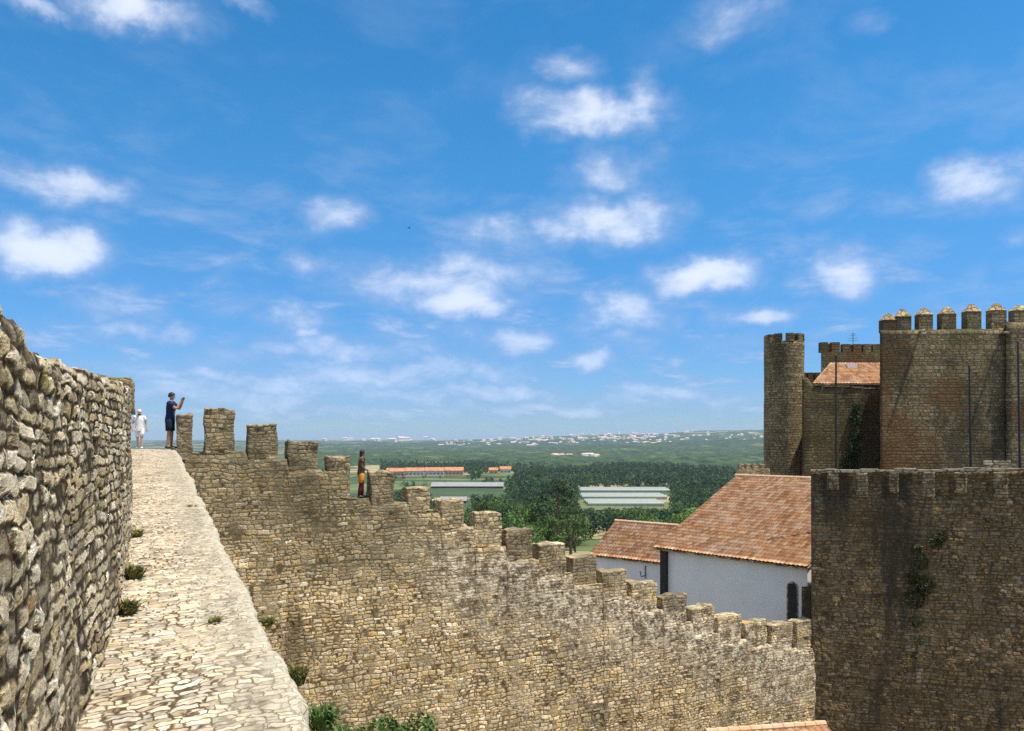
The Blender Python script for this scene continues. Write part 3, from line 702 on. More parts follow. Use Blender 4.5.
# ------------------------------------------------------------------ terrace, keep, towers
def crenel_box(name, mat, root, c, sx, sy, z0, z1, rz, cap=None, caph=0.35):
    mb=MB(); co_, si = math.cos(rz), math.sin(rz)
    mb.box((c.x,c.y,z0),sx,sy,z1-z0,rz); o=mb.build(name, mat, root)
    if cap:
        m2=MB(); w=1.06; vs=[]
        for X,Y in ((-1,-1),(1,-1),(1,1),(-1,1)):
            x,y=X*sx/2*w,Y*sy/2*w; vs.append((c.x+x*co_-y*si,c.y+x*si+y*co_,z1+0.003))
        for X,Y in ((-1,-1),(1,-1),(1,1),(-1,1)):
            x,y=X*sx/2*0.74,Y*sy/2*0.74; vs.append((c.x+x*co_-y*si,c.y+x*si+y*co_,z1+caph*0.38))
        for X,Y in ((-1,-1),(1,-1),(1,1),(-1,1)):
            x,y=X*sx/2*0.22,Y*sy/2*0.22; vs.append((c.x+x*co_-y*si,c.y+x*si+y*co_,z1+caph))
        m2.add(vs,[(3,2,1,0),(8,9,10,11)]+[(i,(i+1)%4,4+(i+1)%4,4+i) for i in range(4)]+[(4+i,4+(i+1)%4,8+(i+1)%4,8+i) for i in range(4)])
        c2=m2.build('merlon_cap', cap, o, world=False)
    return o
def make_keep():
    Y=50.0; x0=(880-CX)/F*Y; x1=(1009-CX)/F*Y; zt=(CY-330)/F*Y
    root=thing('keep','square brown keep crowned by pointed merlons above the bastion','castle keep',(x0,Y,-13))
    # body: slightly uneven front, sampled so that its edges are not ruler straight
    ks=list(np.arange(0,x1-x0+0.01,0.22))
    def prof(k):
        pts=[]
        for i in range(61):
            z=lerp(-13,zt+0.10*clamp(k/8)+0.05*nz(k,1,0,1.5),i/60); b=0.05*nz(k,z,0,0.5,2)+0.02*nz(k,z,0,2.0,2)-0.004*(z-7)*-1
            e=0.0
            pts.append((x0+k+(0.04*nz(z,0,0,0.9) if k<0.1 else 0),Y+b+e,z))
        for yy in (0.35,0.7): pts.append((x0+k+yy*0.62,Y+yy,zt+0.05*nz(k,yy,0,1.5)+0.10*clamp(k/8)))
        pts.append((x0+k+0.5,Y+0.75,zt-0.9)); pts.append((x0+k+6.8,Y+11,zt-0.9)); pts.append((x0+k+6.8,Y+11,-13)); return pts
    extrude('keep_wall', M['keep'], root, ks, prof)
    tw=(14.8)/F*Y
    for px,dy,tp in ((890.5,0.45,316),(905,0.45,313),(927,0.45,311),(950,0.45,311),(975,0.45,309),(1000,0.45,306)):
        c=Vector(((px-CX)/F*Y,Y+dy-0.05,0)); top=(CY-tp)/F*Y
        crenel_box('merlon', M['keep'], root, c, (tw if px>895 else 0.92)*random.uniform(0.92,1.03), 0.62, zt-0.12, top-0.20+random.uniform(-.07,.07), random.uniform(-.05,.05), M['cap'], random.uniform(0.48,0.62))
    for yy in (52.2,54.0,55.8,57.6):     # merlons of the flank
        crenel_box('merlon', M['keep'], root, Vector((x0+0.5+(yy-Y)*0.62,yy,0)), 0.62, 1.05, zt-0.9, zt+0.95, 0, M['cap'], 0.42)
    # spouts whose long shadows rake across the face
    for px,py in ((920,331),(1001,333)):
        p=P(px,py,Y); mb=MB(); mb.tube([p+Vector((0,0.3,0)),p+Vector((0,-0.72,-0.06))],[0.10,0.085],8); mb.build('drain_spout', M['coping'], root)
    # roof behind the merlons
    mb=MB(); xa,xb,ya,yb=x0+5.5,x1+1.5,Y+2.2,Y+8.5; z=zt-0.6
    mb.add([(xa,ya,z),(xb,ya,z),(xb,yb,z),(xa,yb,z),(xa+2.5,(ya+yb)/2,z+1.05),(xb-1.0,(ya+yb)/2,z+1.05)],[(0,1,5,4),(1,2,5),(2,3,4,5),(3,0,4),(3,2,1,0)]); mb.build('keep_roof', M['far_roof'], root)
    # corner turret at the right end
    X=(1006-CX)/F*49.7; r2=thing('corner_turret','projecting square turret at the corner of the brown keep','castle turret',(X+2.5,49,-13))
    mb=MB(); zt2=(CY-322)/F*49.7
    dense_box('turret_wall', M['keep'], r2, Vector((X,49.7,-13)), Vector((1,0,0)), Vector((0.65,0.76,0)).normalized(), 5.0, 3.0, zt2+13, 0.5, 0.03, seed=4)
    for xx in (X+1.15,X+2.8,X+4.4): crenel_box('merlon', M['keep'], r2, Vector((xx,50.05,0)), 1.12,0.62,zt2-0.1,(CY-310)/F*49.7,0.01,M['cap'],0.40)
make_keep()

def make_terrace():
    # pale paved terrace between bastion rim and keep with its low parapet
    root=thing('terrace_parapet','low pale stone parapet at the foot of the brown keep','parapet',(22,45.0,-2.0))
    a=P(812,474,44.0); L=14.0; dense_box('parapet_body', M['coping'], root, Vector((26.5,44.2,-2.3)), Vector((1,0,0)), Vector((0,1,0)), L,0.4,0.62,0.12,0.02, seed=2)
    mb=MB(); mb.prism([(26.5,44.6),(42,44.6),(48,58),(36,58)],-2.1,-1.96); o=mb.build('terrace_floor', M['pale_floor']); tag(o, kind='structure')
make_terrace()
def make_bench():
    c=P(1000,468,40.5); z=-1.95
    root=thing('terrace_bench','pale slatted bench standing on the terrace before the keep','bench',(c.x,c.y,z))
    mb=MB(); mb.box((c.x,c.y,z+0.42),1.5,0.45,0.06); mb.build('seat', M['coping'], root)
    mb=MB()
    for i in range(3): mb.box((c.x,c.y+0.24,z+0.52+i*0.13),1.5,0.04,0.10)
    mb.build('backrest', M['coping'], root)
    for sx in (-0.68,0.68):
        mb=MB(); mb.box((c.x+sx,c.y,z),0.07,0.42,0.42); mb.build('leg', M['coping'], root)
make_bench()
for px,top,lean,lab in ((836,356,0.0,'slender dark pole in front of the ivy-marked side wall'),(971,366,0.10,'slender dark pole rising before the middle of the keep face'),(1020,342,0.12,'slender dark pole rising before the keep turret')):
    b=P(px,470,41.0); b.z=-1.96; z=(CY-top)/F*41
    root=thing('pole',lab,'pole',b)
    mb=MB(); mb.tube([b,b+Vector((-lean*0.5,0,(z-b.z)/2)),Vector((b.x-lean,b.y,z))],[0.065,0.055,0.045],8); mb.build('shaft', M['dark_metal'], root)
    mb=MB(); mb.tube([b,b+Vector((0,0,0.25))],[0.13,0.10],10); mb.build('base', M['dark_metal'], root)
    mb=MB(); mb.ball((b.x-lean,b.y,z),0.07,8,6); mb.build('finial', M['dark_metal'], root)

def make_round_tower():
    Y=64.0; c=P(784,441,Y); R=19/F*Y; zt=(CY-343)/F*Y
    root=thing('round_tower','slim round stone tower with small square merlons beside the tiled roof','castle tower',(c.x,Y,-13))
    n=56; v=[]; f=[]; zs=list(np.linspace(-13,zt,60))
    for z in zs:
        for k in range(n):
            t=2*math.pi*k/n; r=R*(1+0.0012*(zt-z))+0.035*nz(math.cos(t)*2,math.sin(t)*2,z,0.9)
            v.append((c.x+r*math.cos(t),Y+r*math.sin(t),z))
    for i in range(len(zs)-1):
        for k in range(n): f.append((i*n+k,i*n+(k+1)%n,(i+1)*n+(k+1)%n,(i+1)*n+k))
    f.append(tuple((len(zs)-1)*n+k for k in range(n)))
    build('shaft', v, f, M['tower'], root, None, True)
    m=10; hgt=7.5/F*Y
    for k in range(m):
        a0=2*math.pi*(k+0.10)/m; a1=a0+2*math.pi*0.68/m; mb=MB(); vs=[]
        for z in (zt-0.03,zt+hgt):
            for r in (R*1.01,R-0.45):
                for q in range(5):
                    t=lerp(a0,a1,q/4); vs.append((c.x+r*math.cos(t),Y+r*math.sin(t),z))
        fs=[]
        for q in range(4):
            fs += [(q,q+1,10+q+1,10+q),(5+q+1,5+q,15+q,15+q+1),(10+q,10+q+1,15+q+1,15+q),(q+1,q,5+q,5+q+1)]
        fs += [(0,10,15,5),(4,9,19,14)]
        mb.add(vs,fs); mb.build('merlon', M['tower'], root)
make_round_tower()
def make_side_wall():
    Y=56.0; root=thing('side_wall','shaded stone wall between the round tower and the keep','castle wall',(P(803,441,Y).x,Y,-13))
    pts=[(800,376),(806,377),(812,385),(818,387),(840,387),(862,389),(884,389)]
    x0=P(802,441,Y).x; x1=P(882,441,Y).x
    def prof(x):
        px=CX+x/Y*F; zt=(CY-interp(pts,px))/F*Y+0.05*nz(x,0,0,2.0)
        r=[(x,Y+0.05*nz(x,z,0,0.7),z) for z in np.linspace(-13,zt,50)]
        return r+[(x+0.22,Y+0.4,zt+0.02),(x+0.42,Y+0.8,zt),(x+0.46,Y+0.85,-13)]
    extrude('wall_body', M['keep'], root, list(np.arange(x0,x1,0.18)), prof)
    mb=MB()
    xs=np.arange(P(814,441,Y).x, x1-0.3, 0.75)
    for x in xs:
        px=CX+x/Y*F; z=(CY-interp(pts,px))/F*Y; mb.box((x+0.36,Y+0.42,z+0.01),0.72,0.95,0.10,random.uniform(-.02,.02))
    mb.build('coping', M['coping'], root)
    q=[(P(px,py,Y)+Vector((0,-0.02,0)),r) for px,py,r in ((857,408,0.4),(855,420,0.5),(854,436,0.5),(852,450,0.6),(849,462,0.7))]
    creeper('wall_creeper','dark ivy column climbing the shaded wall beside the keep', q, 900,0.17,M['dark_leaf'],9,Vector((0,-1,0)))
    # back wall with three merlons, behind
    Y2=68.0; r2=thing('inner_wall','small crenellated wall glimpsed between the round tower and the tiled roof','castle wall',(P(806,441,Y2).x,Y2,-13))
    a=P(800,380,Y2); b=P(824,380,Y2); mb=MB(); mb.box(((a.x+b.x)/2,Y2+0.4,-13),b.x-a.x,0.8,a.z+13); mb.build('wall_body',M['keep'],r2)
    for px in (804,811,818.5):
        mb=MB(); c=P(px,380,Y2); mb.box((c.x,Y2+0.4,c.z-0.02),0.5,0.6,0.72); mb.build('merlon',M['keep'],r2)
    # crenellated wall at the end of the tiled roof
    Y3=60.0; r3=thing('garden_wall','low grey crenellated wall behind the ridge of the tiled roof','castle wall',(P(752,441,Y3).x,Y3,-13))
    a=P(738,469,Y3); b=P(770,469,Y3); mb=MB(); mb.box(((a.x+b.x)/2,Y3+0.3,-13),b.x-a.x,0.6,a.z+13); mb.build('wall_body',M['curtain'],r3)
    for px in (742,749,756,763):
        mb=MB(); c=P(px,469,Y3); mb.box((c.x,Y3+0.3,c.z-0.02),0.38,0.5,0.42); mb.build('merlon',M['curtain'],r3)
make_side_wall()
def make_back_tower():
    Y=72.0; a=P(821,352,Y); b=P(890,352,Y)
    root=thing('square_tower','square tower with flat-topped merlons behind the small orange roof','castle tower',(a.x,Y,-13))
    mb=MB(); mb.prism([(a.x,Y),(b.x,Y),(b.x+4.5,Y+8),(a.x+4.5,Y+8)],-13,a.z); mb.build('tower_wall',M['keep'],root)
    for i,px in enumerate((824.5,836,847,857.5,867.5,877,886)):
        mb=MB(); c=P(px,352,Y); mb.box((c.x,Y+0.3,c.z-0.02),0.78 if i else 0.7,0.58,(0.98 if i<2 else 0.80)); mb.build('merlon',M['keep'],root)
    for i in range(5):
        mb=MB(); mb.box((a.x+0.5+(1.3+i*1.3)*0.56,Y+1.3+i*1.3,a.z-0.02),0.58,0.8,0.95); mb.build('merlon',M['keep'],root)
    c=P(853,345,Y+3.0); r2=thing('antenna','thin roof antenna on the square tower','antenna',(c.x,Y+3,a.z))
    mb=MB(); mb.tube([(c.x,Y+3,a.z),(c.x,Y+3,a.z+2.3)],[0.035,0.03],6); mb.build('mast',M['dark_metal'],r2)
    for k,(z,w) in enumerate(((1.5,1.1),(1.75,0.9),(2.0,0.7),(2.2,0.5))):
        mb=MB(); mb.tube([(c.x-w/2,Y+3,a.z+z),(c.x+w/2,Y+3,a.z+z)],[0.02,0.02],5); mb.build('rod',M['dark_metal'],r2)
make_back_tower()

# ------------------------------------------------------------------ tiled roofs and houses
def tile_sheet(name, org, e, up, L, W, parent, lcut=None, rcut=None, seed=0):
    """barrel-tile roof slope; org = lower left corner, e along the eave, up along the slope; lcut/rcut trim the ends as v grows (hips)"""
    n=e.cross(up).normalized()
    if n.z<0: n=-n
    nu=int(L/0.06); vrows=[]; k=0
    while k*0.38<W:
        vrows += [(k*0.38,0.055),(min(W,k*0.38+0.375),0.0)]; k+=1
    v=[]; uv=[]; f=[]
    for (vv,h) in vrows:
        a=(lcut(vv/W) if lcut else 0.0); b=L-(rcut(vv/W) if rcut else 0.0)
        for i in range(nu+1):
            u=L*i/nu; u=min(max(u,a),b)
            kk=math.floor(u/0.24); row=math.floor(vv/0.38+1e-4)
            w=abs(math.sin(math.pi*u/0.24))*0.06+h
            jit=0.014*nz(kk*1.7,row*2.3,seed,1.0)+0.05*nz(u,vv,seed,0.35)
            p=org+e*u+up*vv+n*(w+jit); v.append(p); uv.append((u+0.001,vv+0.004))
    m=nu+1
    for j in range(len(vrows)-1):
        for i in range(nu): f.append((j*m+i,j*m+i+1,(j+1)*m+i+1,(j+1)*m+i))
    return build(name, v, f, M['tile'], parent, uv, True)
def gable_house(name, label, A, e, inn, L, run, rise, z_ground, over=0.35, parts=None, ends=(0.25,0.25)):
    """A: eave corner (roof edge) ; e along the eave ; inn horizontal towards the ridge"""
    root=thing(name,label,'house',(A.x,A.y,z_ground))
    up=(inn*run+Vector((0,0,rise))).normalized(); W=math.hypot(run,rise); slope=rise/run
    roof=tile_sheet('roof', A, e, up, L, W, root, seed=A.x)
    # other slope
    B=A+inn*(2*run)+e*L; tile_sheet('roof', B, -e, (-inn*run+Vector((0,0,rise))).normalized(), L, W, root, seed=A.y)
    # ridge tiles
    mb=MB(); R0=A+inn*run+Vector((0,0,rise+0.05)); k=0.0
    while k<L-0.1:
        mb.tube([R0+e*k,R0+e*(min(L,k+0.42))],[0.13,0.11],8); k+=0.40
    mb.build('ridge_tiles',M['tile'],root)
    # walls: prism under the roof, set in from the edges
    mb=MB(); o=over; pts=[]
    for k in (ends[0],L-ends[1]):
        p=A+e*k; c0=p+inn*o; c1=p+inn*run; c2=p+inn*(2*run-o); ze=A.z+o*slope-0.06
        pts.append([(c0.x,c0.y,z_ground-0.5),(c0.x,c0.y,ze),(c1.x,c1.y,A.z+rise-0.06),(c2.x,c2.y,ze),(c2.x,c2.y,z_ground-0.5)])
    vs=pts[0]+pts[1]; mb.add(vs,[(0,1,2,3,4),(9,8,7,6,5),(0,5,6,1),(3,8,9,4),(1,6,7,2),(2,7,8,3)])
    mb.build('wall',M['white'],root)
    # eave board under the tiles
    mb=MB(); q0=A+inn*0.06+Vector((0,0,-0.10)); q1=q0+e*L; w=inn*0.36+Vector((0,0,0.36*slope))
    mb.add([q0,q1,q1+w,q0+w,q0+Vector((0,0,0.085)),q1+Vector((0,0,0.085)),q1+w+Vector((0,0,0.085)),q0+w+Vector((0,0,0.085))],[(0,1,2,3),(7,6,5,4),(0,4,5,1),(1,5,6,2),(2,6,7,3),(3,7,4,0)])
    mb.build('eave_board',M['coping'],root)
    return root, slope
E1=Vector((0.68,-0.733,0)).normalized(); I1=Vector((-E1.y,E1.x,0))
A1=P(653,548,45.4)
big,_=gable_house('white_house','large white house with a big weathered terracotta roof beyond the curtain wall',A1,E1,I1,9.75,9.6,4.1,-13,0.4,ends=(0.55,0.2))
# dark corner post, niche and door on the shaded wall
def wall_pt(k,z,o=0.4): p=A1+E1*k+I1*o; return Vector((p.x,p.y,z))
mb=MB(); p=wall_pt(0.62,-13.4,0.36); ztop=A1.z+0.06
mb.box((p.x,p.y,-13.4),0.42,0.42,ztop+13.4-0.12,math.atan2(E1.y,E1.x)); mb.build('corner_post',M['dark_wood'],big)
def arched(mb, k0,k1,z0,z1,o0,o1):
    n=8; prof=[(k0,z0),(k1,z0)]+[((k0+k1)/2+(k1-k0)/2*math.cos(math.pi*i/n), z1-(k1-k0)/2+(k1-k0)/2*math.sin(math.pi*i/n)) for i in range(n+1)]
    vs=[wall_pt(k,z,o0) for k,z in prof]+[wall_pt(k,z,o1) for k,z in prof]; m=len(prof)
    mb.add(vs,[tuple(range(m)),tuple(reversed(range(m,2*m)))]+[(i,(i+1)%m,m+(i+1)%m,m+i) for i in range(m)])
mb=MB(); arched(mb,8.50,8.98,-13.3,-7.55,0.36,0.5); d=mb.build('door',M['dark_wood'],big)
mb=MB(); arched(mb,8.42,9.06,-13.3,-7.45,0.375,0.46); mb.build('door_frame',M['coping'],d,world=False)
mb=MB(); p=wall_pt(9.62,-13.4,0.9); mb.box((p.x,p.y,-13.4),0.5,1.6,13.4-7.6,math.atan2(E1.y,E1.x)); mb.build('stone_quoin',M['low'],big)
E2=Vector((0.78,-0.626,0)).normalized(); I2=Vector((-E2.y,E2.x,0))
A2=P(588,555,52.0)
small,_=gable_house('white_house','smaller white house with a low terracotta roof tucked behind the large one',A2,E2,I2,5.6,3.7,2.05,-13.2,0.35,ends=(0.3,0.15))
# wall lantern bracket between the houses
mb=MB(); p=A2+E2*4.35+I2*0.33; 
mb.tube([Vector((p.x,p.y,-9.0)),Vector((p.x,p.y,-9.0))+(-I2*0.6),Vector((p.x,p.y,-8.6))+(-I2*0.75)],[0.03,0.03,0.03],6); mb.tube([Vector((p.x,p.y,-9.2))-I2*0.05,Vector((p.x,p.y,-8.35))-I2*0.05],[0.03,0.03],6); mb.build('wall_bracket',M['dark_metal'],small)
# small orange hipped roof inside the castle
def make_inner_house():
    Y=58.5; a=P(812,384,Y); b=P(884,384,Y); L=b.x-a.x+3.0
    root=thing('castle_house','little house with a bright orange hipped roof inside the castle','house',(a.x,Y,-13))
    e=Vector((1,0,0)); run=4.0; rise=2.05; up=Vector((0,run,rise)).normalized(); W=math.hypot(run,rise)
    tile_sheet('roof',a,e,up,L,W,root,lcut=lambda t:3.15*t,seed=3)
    mb=MB(); mb.add([a,(a.x+4.9,a.y+2*run,a.z),(a.x+3.15,a.y+run,a.z+rise)],[(0,2,1)]); mb.build('roof_hip',M['tile'],root)
    mb=MB(); mb.prism([(a.x+0.4,Y+0.3),(a.x+L-0.3,Y+0.3),(a.x+L+4.5,Y+2*run-0.3),(a.x+5.2,Y+2*run-0.3)],-13,a.z-0.05); mb.build('wall',M['keep'],root)
    mb=MB(); c=P(851,366,Y+3.2); mb.box((c.x,c.y,c.z-0.8),0.8,0.5,0.98); mb.build('chimney',M['white'],root)
make_inner_house()
# roof tip close below the curtain wall, at the lower edge of the picture
A3=P(690,742,27.0); E3=Vector((0.93,-0.10,0)).normalized()
def make_near_house():
    R1=P(812,726,25.5); e=Vector((-0.985,-0.17,0)).normalized()      # ridge runs away from the bastion side
    inn=Vector((-e.y,e.x,0)); inn = inn if inn.y>0 else -inn
    L=3.9; run=3.2; rise=1.5
    A=R1+e*L-inn*run-Vector((0,0,rise))
    gable_house('low_house','low house under the bastion whose reddish tiled ridge just shows',A,-e,inn,L+0.5,run,rise,-15.6,0.35)
make_near_house()

# ------------------------------------------------------------------ trees
def tree_mesh(kind, seed):
    """returns (crown verts/faces, trunk MB) for a tree 1 unit = metre, foot at the origin"""
    r=random.Random(seed); tr=MB(); cl=[]
    if kind=='pine':
        H=r.uniform(10.5,12.5); tr.tube([(0,0,-0.6),(0.1,0,H*0.45),(0.2,0.1,H*0.86)],[0.30,0.22,0.08],7)
        for i in range(11):
            a=r.uniform(0,6.28); h=r.uniform(0.42,0.98); q=(1-((h-0.55)/0.5)**2)*2.6+0.5
            c=(q*0.75*math.cos(a),q*0.75*math.sin(a),H*h); cl.append((c,(r.uniform(1.2,1.9),r.uniform(1.2,1.9),r.uniform(0.8,1.3))))
            tr.tube([(0.1,0,H*h*0.75),(c[0]*0.9,c[1]*0.9,c[2]-0.3)],[0.07,0.025],4)
        n=620; s=0.62
    else:
        H=r.uniform(7.0,9.5); R=r.uniform(3.0,4.2)
        tr.tube([(0,0,-0.6),(0.1,0.05,H*0.25),(0.15,0,H*0.5)],[0.34,0.26,0.16],7)
        for i in range(13):
            a=r.uniform(0,6.28); h=r.uniform(0.30,0.92); q=R*math.sqrt(max(0.05,1-((h-0.5)/0.55)**2))*r.uniform(0.35,0.8)
            c=(q*math.cos(a),q*math.sin(a),H*h); k=r.uniform(0.9,1.6); cl.append((c,(k*1.1,k*1.1,k*0.85)))
            tr.tube([(0.12,0,H*0.36),(c[0]*0.5,c[1]*0.5,H*0.36+(c[2]-H*0.36)*0.65),(c[0]*0.9,c[1]*0.9,c[2]-0.2)],[0.12,0.07,0.03],4)
        n=760; s=0.58
    v,f=leaf_cloud(cl,n,s,seed); return v,f,tr,H
PROTO={}
for i,(kind,mat) in enumerate((('pine','dark_leaf'),('pine','dark_leaf'),('broad','leaf'),('broad','leaf'),('broad','leaf'),('broad','yellow_leaf'))):
    v,f,tr,H=tree_mesh(kind,20+i)
    c=bpy.data.meshes.new('crown'); c.from_pydata([tuple(x) for x in v],[],f); c.materials.append(M[mat]); c.update()
    t=bpy.data.meshes.new('trunk'); t.from_pydata([tuple(x) for x in tr.v],[],tr.f); t.materials.append(M['bark']); t.update()
    PROTO[i]=(c,t,H)
TREE_LABELS={0:'dark pine in the wood below the castle',1:'dark pine in the wood below the castle',2:'mid-green leafy tree in the valley below the castle',3:'mid-green leafy tree in the valley below the castle',4:'mid-green leafy tree in the valley below the castle'}
def plant_tree(kind, x, y, s, rz, label, group=None, z=None):
    c,t,H=PROTO[kind]; o=thing('pine_tree' if kind<2 else 'leafy_tree',label,'tree',(x,y,terrain(x,y)-0.1 if z is None else z),rz,group); o.scale=(s,s,s*random.Random(x).uniform(0.9,1.12))
    for nm,me in (('crown',c),('trunk',t)):
        q=bpy.data.objects.new(nm,me); COL.objects.link(q); q.parent=o
    return o
KEEP=[(580,669,487,507,720),(428,505,480,492,760),(384,468,463,480,1000),(486,512,462,475,1050),(598,622,518,540,240),(690,738,457,464,1800),(438,468,499,508,560)]
def clear_of(px, ytop, ybot, half, Y):
    for a,b,y0,y1,Yk in KEEP:
        if Y<Yk+25 and px+half>a and px-half<b and ytop<y1 and ybot>y0-(4 if Y>Yk-10 else 0): return False
    return True
def make_trees():
    r=random.Random(11); pts=[]; n=0
    def ok(x,y,d): return all((x-a)**2+(y-b)**2>d*d for a,b in pts)
    for tries in range(6000):
        if n>=215: break
        Y=math.exp(r.uniform(math.log(135),math.log(900))); px=r.uniform(388,775)
        u=(px-CX)/F; x=u*Y; kind=r.choice((0,1,2,3,4) if Y>260 else (2,3,4,2,3,4,0))
        if px<505 and Y>330 and r.random()<0.55: continue
        s=r.uniform(0.8,1.35)*(1.0 if Y<300 else 1.1); H=PROTO[kind][2]*s; z=terrain(x,Y)
        yt=CY-(z+H)/Y*F; yb=CY-z/Y*F; half=3.6*s*F/Y
        if not clear_of(px,yt,yb,half,Y) or not ok(x,Y,4.8*s): continue
        # open ground around the small field in front of the houses
        pts.append((x,Y)); n+=1
        plant_tree(kind,x,Y,s,r.uniform(0,6.28),TREE_LABELS[kind],'dark pines in the valley' if kind<2 else 'leafy trees in the valley')
    for px,Y in ((391,985),(398,1052),(412,1048),(421,1050),(433,1055),(449,1060),(459,1062),(468,985),(474,1010),(480,1035),(486,1040),(514,1060),(424,955),(440,950),(472,905),(395,900),(404,880)):
        plant_tree(r.choice((0,2,3,4)),(px-CX)/F*Y,Y,r.uniform(0.55,0.95),r.uniform(0,6.28),'leafy tree or pine by the far terrace houses','trees by the far terrace houses')
    x=(482-CX)/F*168; plant_tree(5,x,168,1.0,0.4,'yellow-green leafy tree just over the curtain wall merlons')
    x=(398-CX)/F*120; plant_tree(0,x,120,0.62,1.0,'dark slim tree in the gap beside the visitor in orange')
    x=(444-CX)/F*105; plant_tree(2,x,105,0.75,1.0,'dark green tree in a crenel of the curtain wall')
make_trees()
def make_wood():
    """the wood farther out reads as one mass: canopy clumps on the valley floor and a rough canopy beyond"""
    r=np.random.default_rng(5); vs=[]; fs=[]
    cnt=0; occ=set()
    for tries in range(40000):
        if cnt>=6000: break
        Y=math.exp(r.uniform(math.log(230),math.log(1500))); px=r.uniform(380,790); u=(px-CX)/F; x=u*Y
        if px<505 and Y<1000 and r.random()<0.80: continue
        key=(int(x/5.5),int(Y/5.5))
        if key in occ: continue
        z=terrain(x,Y); H=r.uniform(7,13); half=3.2*F/Y; yt=CY-(z+H)/Y*F; yb=CY-z/Y*F
        if not clear_of(px,yt,yb,half,Y): continue
        if nz(x,Y,0,1/260.0,9)<-0.28 and Y>450: continue
        occ.add(key); cnt+=1
        cl=[((x+r.normal()*1.3,Y+r.normal()*1.3,z+H*q),(H*0.24,H*0.24,H*0.20)) for q in (0.42,0.6,0.78)]
        n=60 if Y<600 else 26; v,f=leaf_cloud(cl,n,1.25 if Y<600 else 2.1,int(cnt)+100)
        k=len(vs); vs+=v; fs+=[tuple(i+k for i in q) for q in f]
    o=build('wood', vs, fs, M['dark_leaf']); tag(o,kind='stuff')
    # rolling canopy 2.0 to 5.8 km away
    v=[]; f=[]; rows=list(np.geomspace(1250,5600,190)); cols=list(np.linspace(-0.30,0.48,360))
    for Y in rows:
        for u in cols:
            x=u*Y; m=smooth(-0.12,0.06,nz(x,Y,0,1/330.0,4)+0.16+0.10*(Y>2600))*smooth(1260,1400,Y)*smooth(0.47,0.44,u)*smooth(-0.295,-0.27,u)
            h=-3+m*(13+5*nz(x,Y,0,1/22.0,2)+4*nz(x,Y,0,1/60.0,7)); v.append((x,Y,terrain(x,Y)+h))
    n=len(cols)
    for i in range(len(rows)-1):
        for k in range(n-1): f.append((i*n+k,i*n+k+1,(i+1)*n+k+1,(i+1)*n+k))
    m,T,b,out=new_mat('far_canopy'); pos=T.new('ShaderNodeNewGeometry').outputs['Position']
    cc=T.mix(T.mr(T.noise(pos,0.03,6,0.7),0.35,0.65),(0.012,0.03,0.012),(0.06,0.09,0.03))
    T.put(b.inputs['Base Color'], T.mix(T.mr(T.noise(T.vmath('MULTIPLY',pos,(1,0.5,0)),0.006,5,0.65),0.55,0.62,0,0.45,sm=True), cc, (0.17,0.17,0.075)))
    o=build('wood_canopy',v,f,m,None,None,False); tag(o,kind='stuff')
make_wood()
def make_bottom_trees():
    for (px,py,Y,rx,h,seed,lab) in ((392,709,19.0,1.55,0,41,'dark green shrub top showing at the foot of the curtain wall'),(338,716,17.0,0.8,0,42,'green shrub tip against the lower edge of the paved walk')):
        c=P(px,py,Y); root=thing('shrub',lab,'shrub',(c.x,Y,-15.6))
        r=random.Random(seed); cl=[]
        for i in range(12):
            a=r.uniform(0,6.28); q=r.uniform(0,1)*rx; cl.append(((c.x+q*math.cos(a),Y+q*math.sin(a)*0.8,c.z-0.35-r.uniform(0,1.0)-0.35*(q/rx)),(0.45,0.45,0.38)))
        v,f=leaf_cloud(cl,2600,0.13,seed,1.0,0.4,1.2); build('crown',v,f,M['leaf'],root)
        mb=MB(); mb.tube([(c.x,Y,-15.8),(c.x+0.1,Y,-10),(c.x,Y,c.z-1.0)],[0.14,0.10,0.04],7)
        for i in range(5):
            p=cl[i][0]; mb.tube([(c.x+0.05,Y,c.z-2.4),p],[0.05,0.015],5)
        mb.build('trunk',M['bark'],root)
make_bottom_trees()

# ------------------------------------------------------------------ weeds
def weed(label, loc, R, h, n, seed, mat='weed_leaf', leaf=0.05, group=None):
    root=thing('weed',label,'weed',loc,0,group); r=random.Random(seed); vs=[]; fs=[]
    for i in range(n//2):
        a=r.uniform(0,6.28); q=R*0.5*math.sqrt(r.random()); p=Vector(loc)+Vector((q*math.cos(a),q*math.sin(a),-0.01))
        d=Vector((math.cos(a+r.uniform(-.7,.7)),math.sin(a+r.uniform(-.7,.7)),0)); L=h*r.uniform(0.4,1.0); o=d*R*r.uniform(0.2,1.0); w=d.cross(Vector((0,0,1)))*leaf*r.uniform(0.10,0.28)
        m=p+o*0.45+Vector((0,0,L*0.7)); e=p+o+Vector((0,0,L*r.uniform(0.55,1.0))); k=len(vs)
        vs += [p-w,p+w,m+w*1.1,m-w*1.1,e]; fs += [(k,k+1,k+2,k+3),(k+3,k+2,k+4)]
    build('foliage',vs,fs,M[mat],root); return root
def edge_pt(y,off=0.0,dz=0.0): p=Vector((0.81-0.4876*y,y,walk_z(y)+dz))+PATH_N*off; return p
weed('olive weed tuft growing at the foot of the rough parapet', Vector((interp(LEFT,5.5)+0.10,5.5,walk_z(5.5))),0.10,0.14,420,1,leaf=0.04)
weed('ochre weed tuft farther along the foot of the rough parapet', Vector((interp(LEFT,6.6)+0.10,6.6,walk_z(6.6))),0.12,0.16,320,2,leaf=0.04)
weed('small olive weed where the parapet foot meets the walk midway', Vector((interp(LEFT,8.6)+0.10,8.6,walk_z(8.6))),0.10,0.12,200,3,leaf=0.04)
p=edge_pt(5.45,-0.32); weed('tiny green weed sprouting between paving stones near the open edge', p,0.07,0.045,90,4,leaf=0.028)
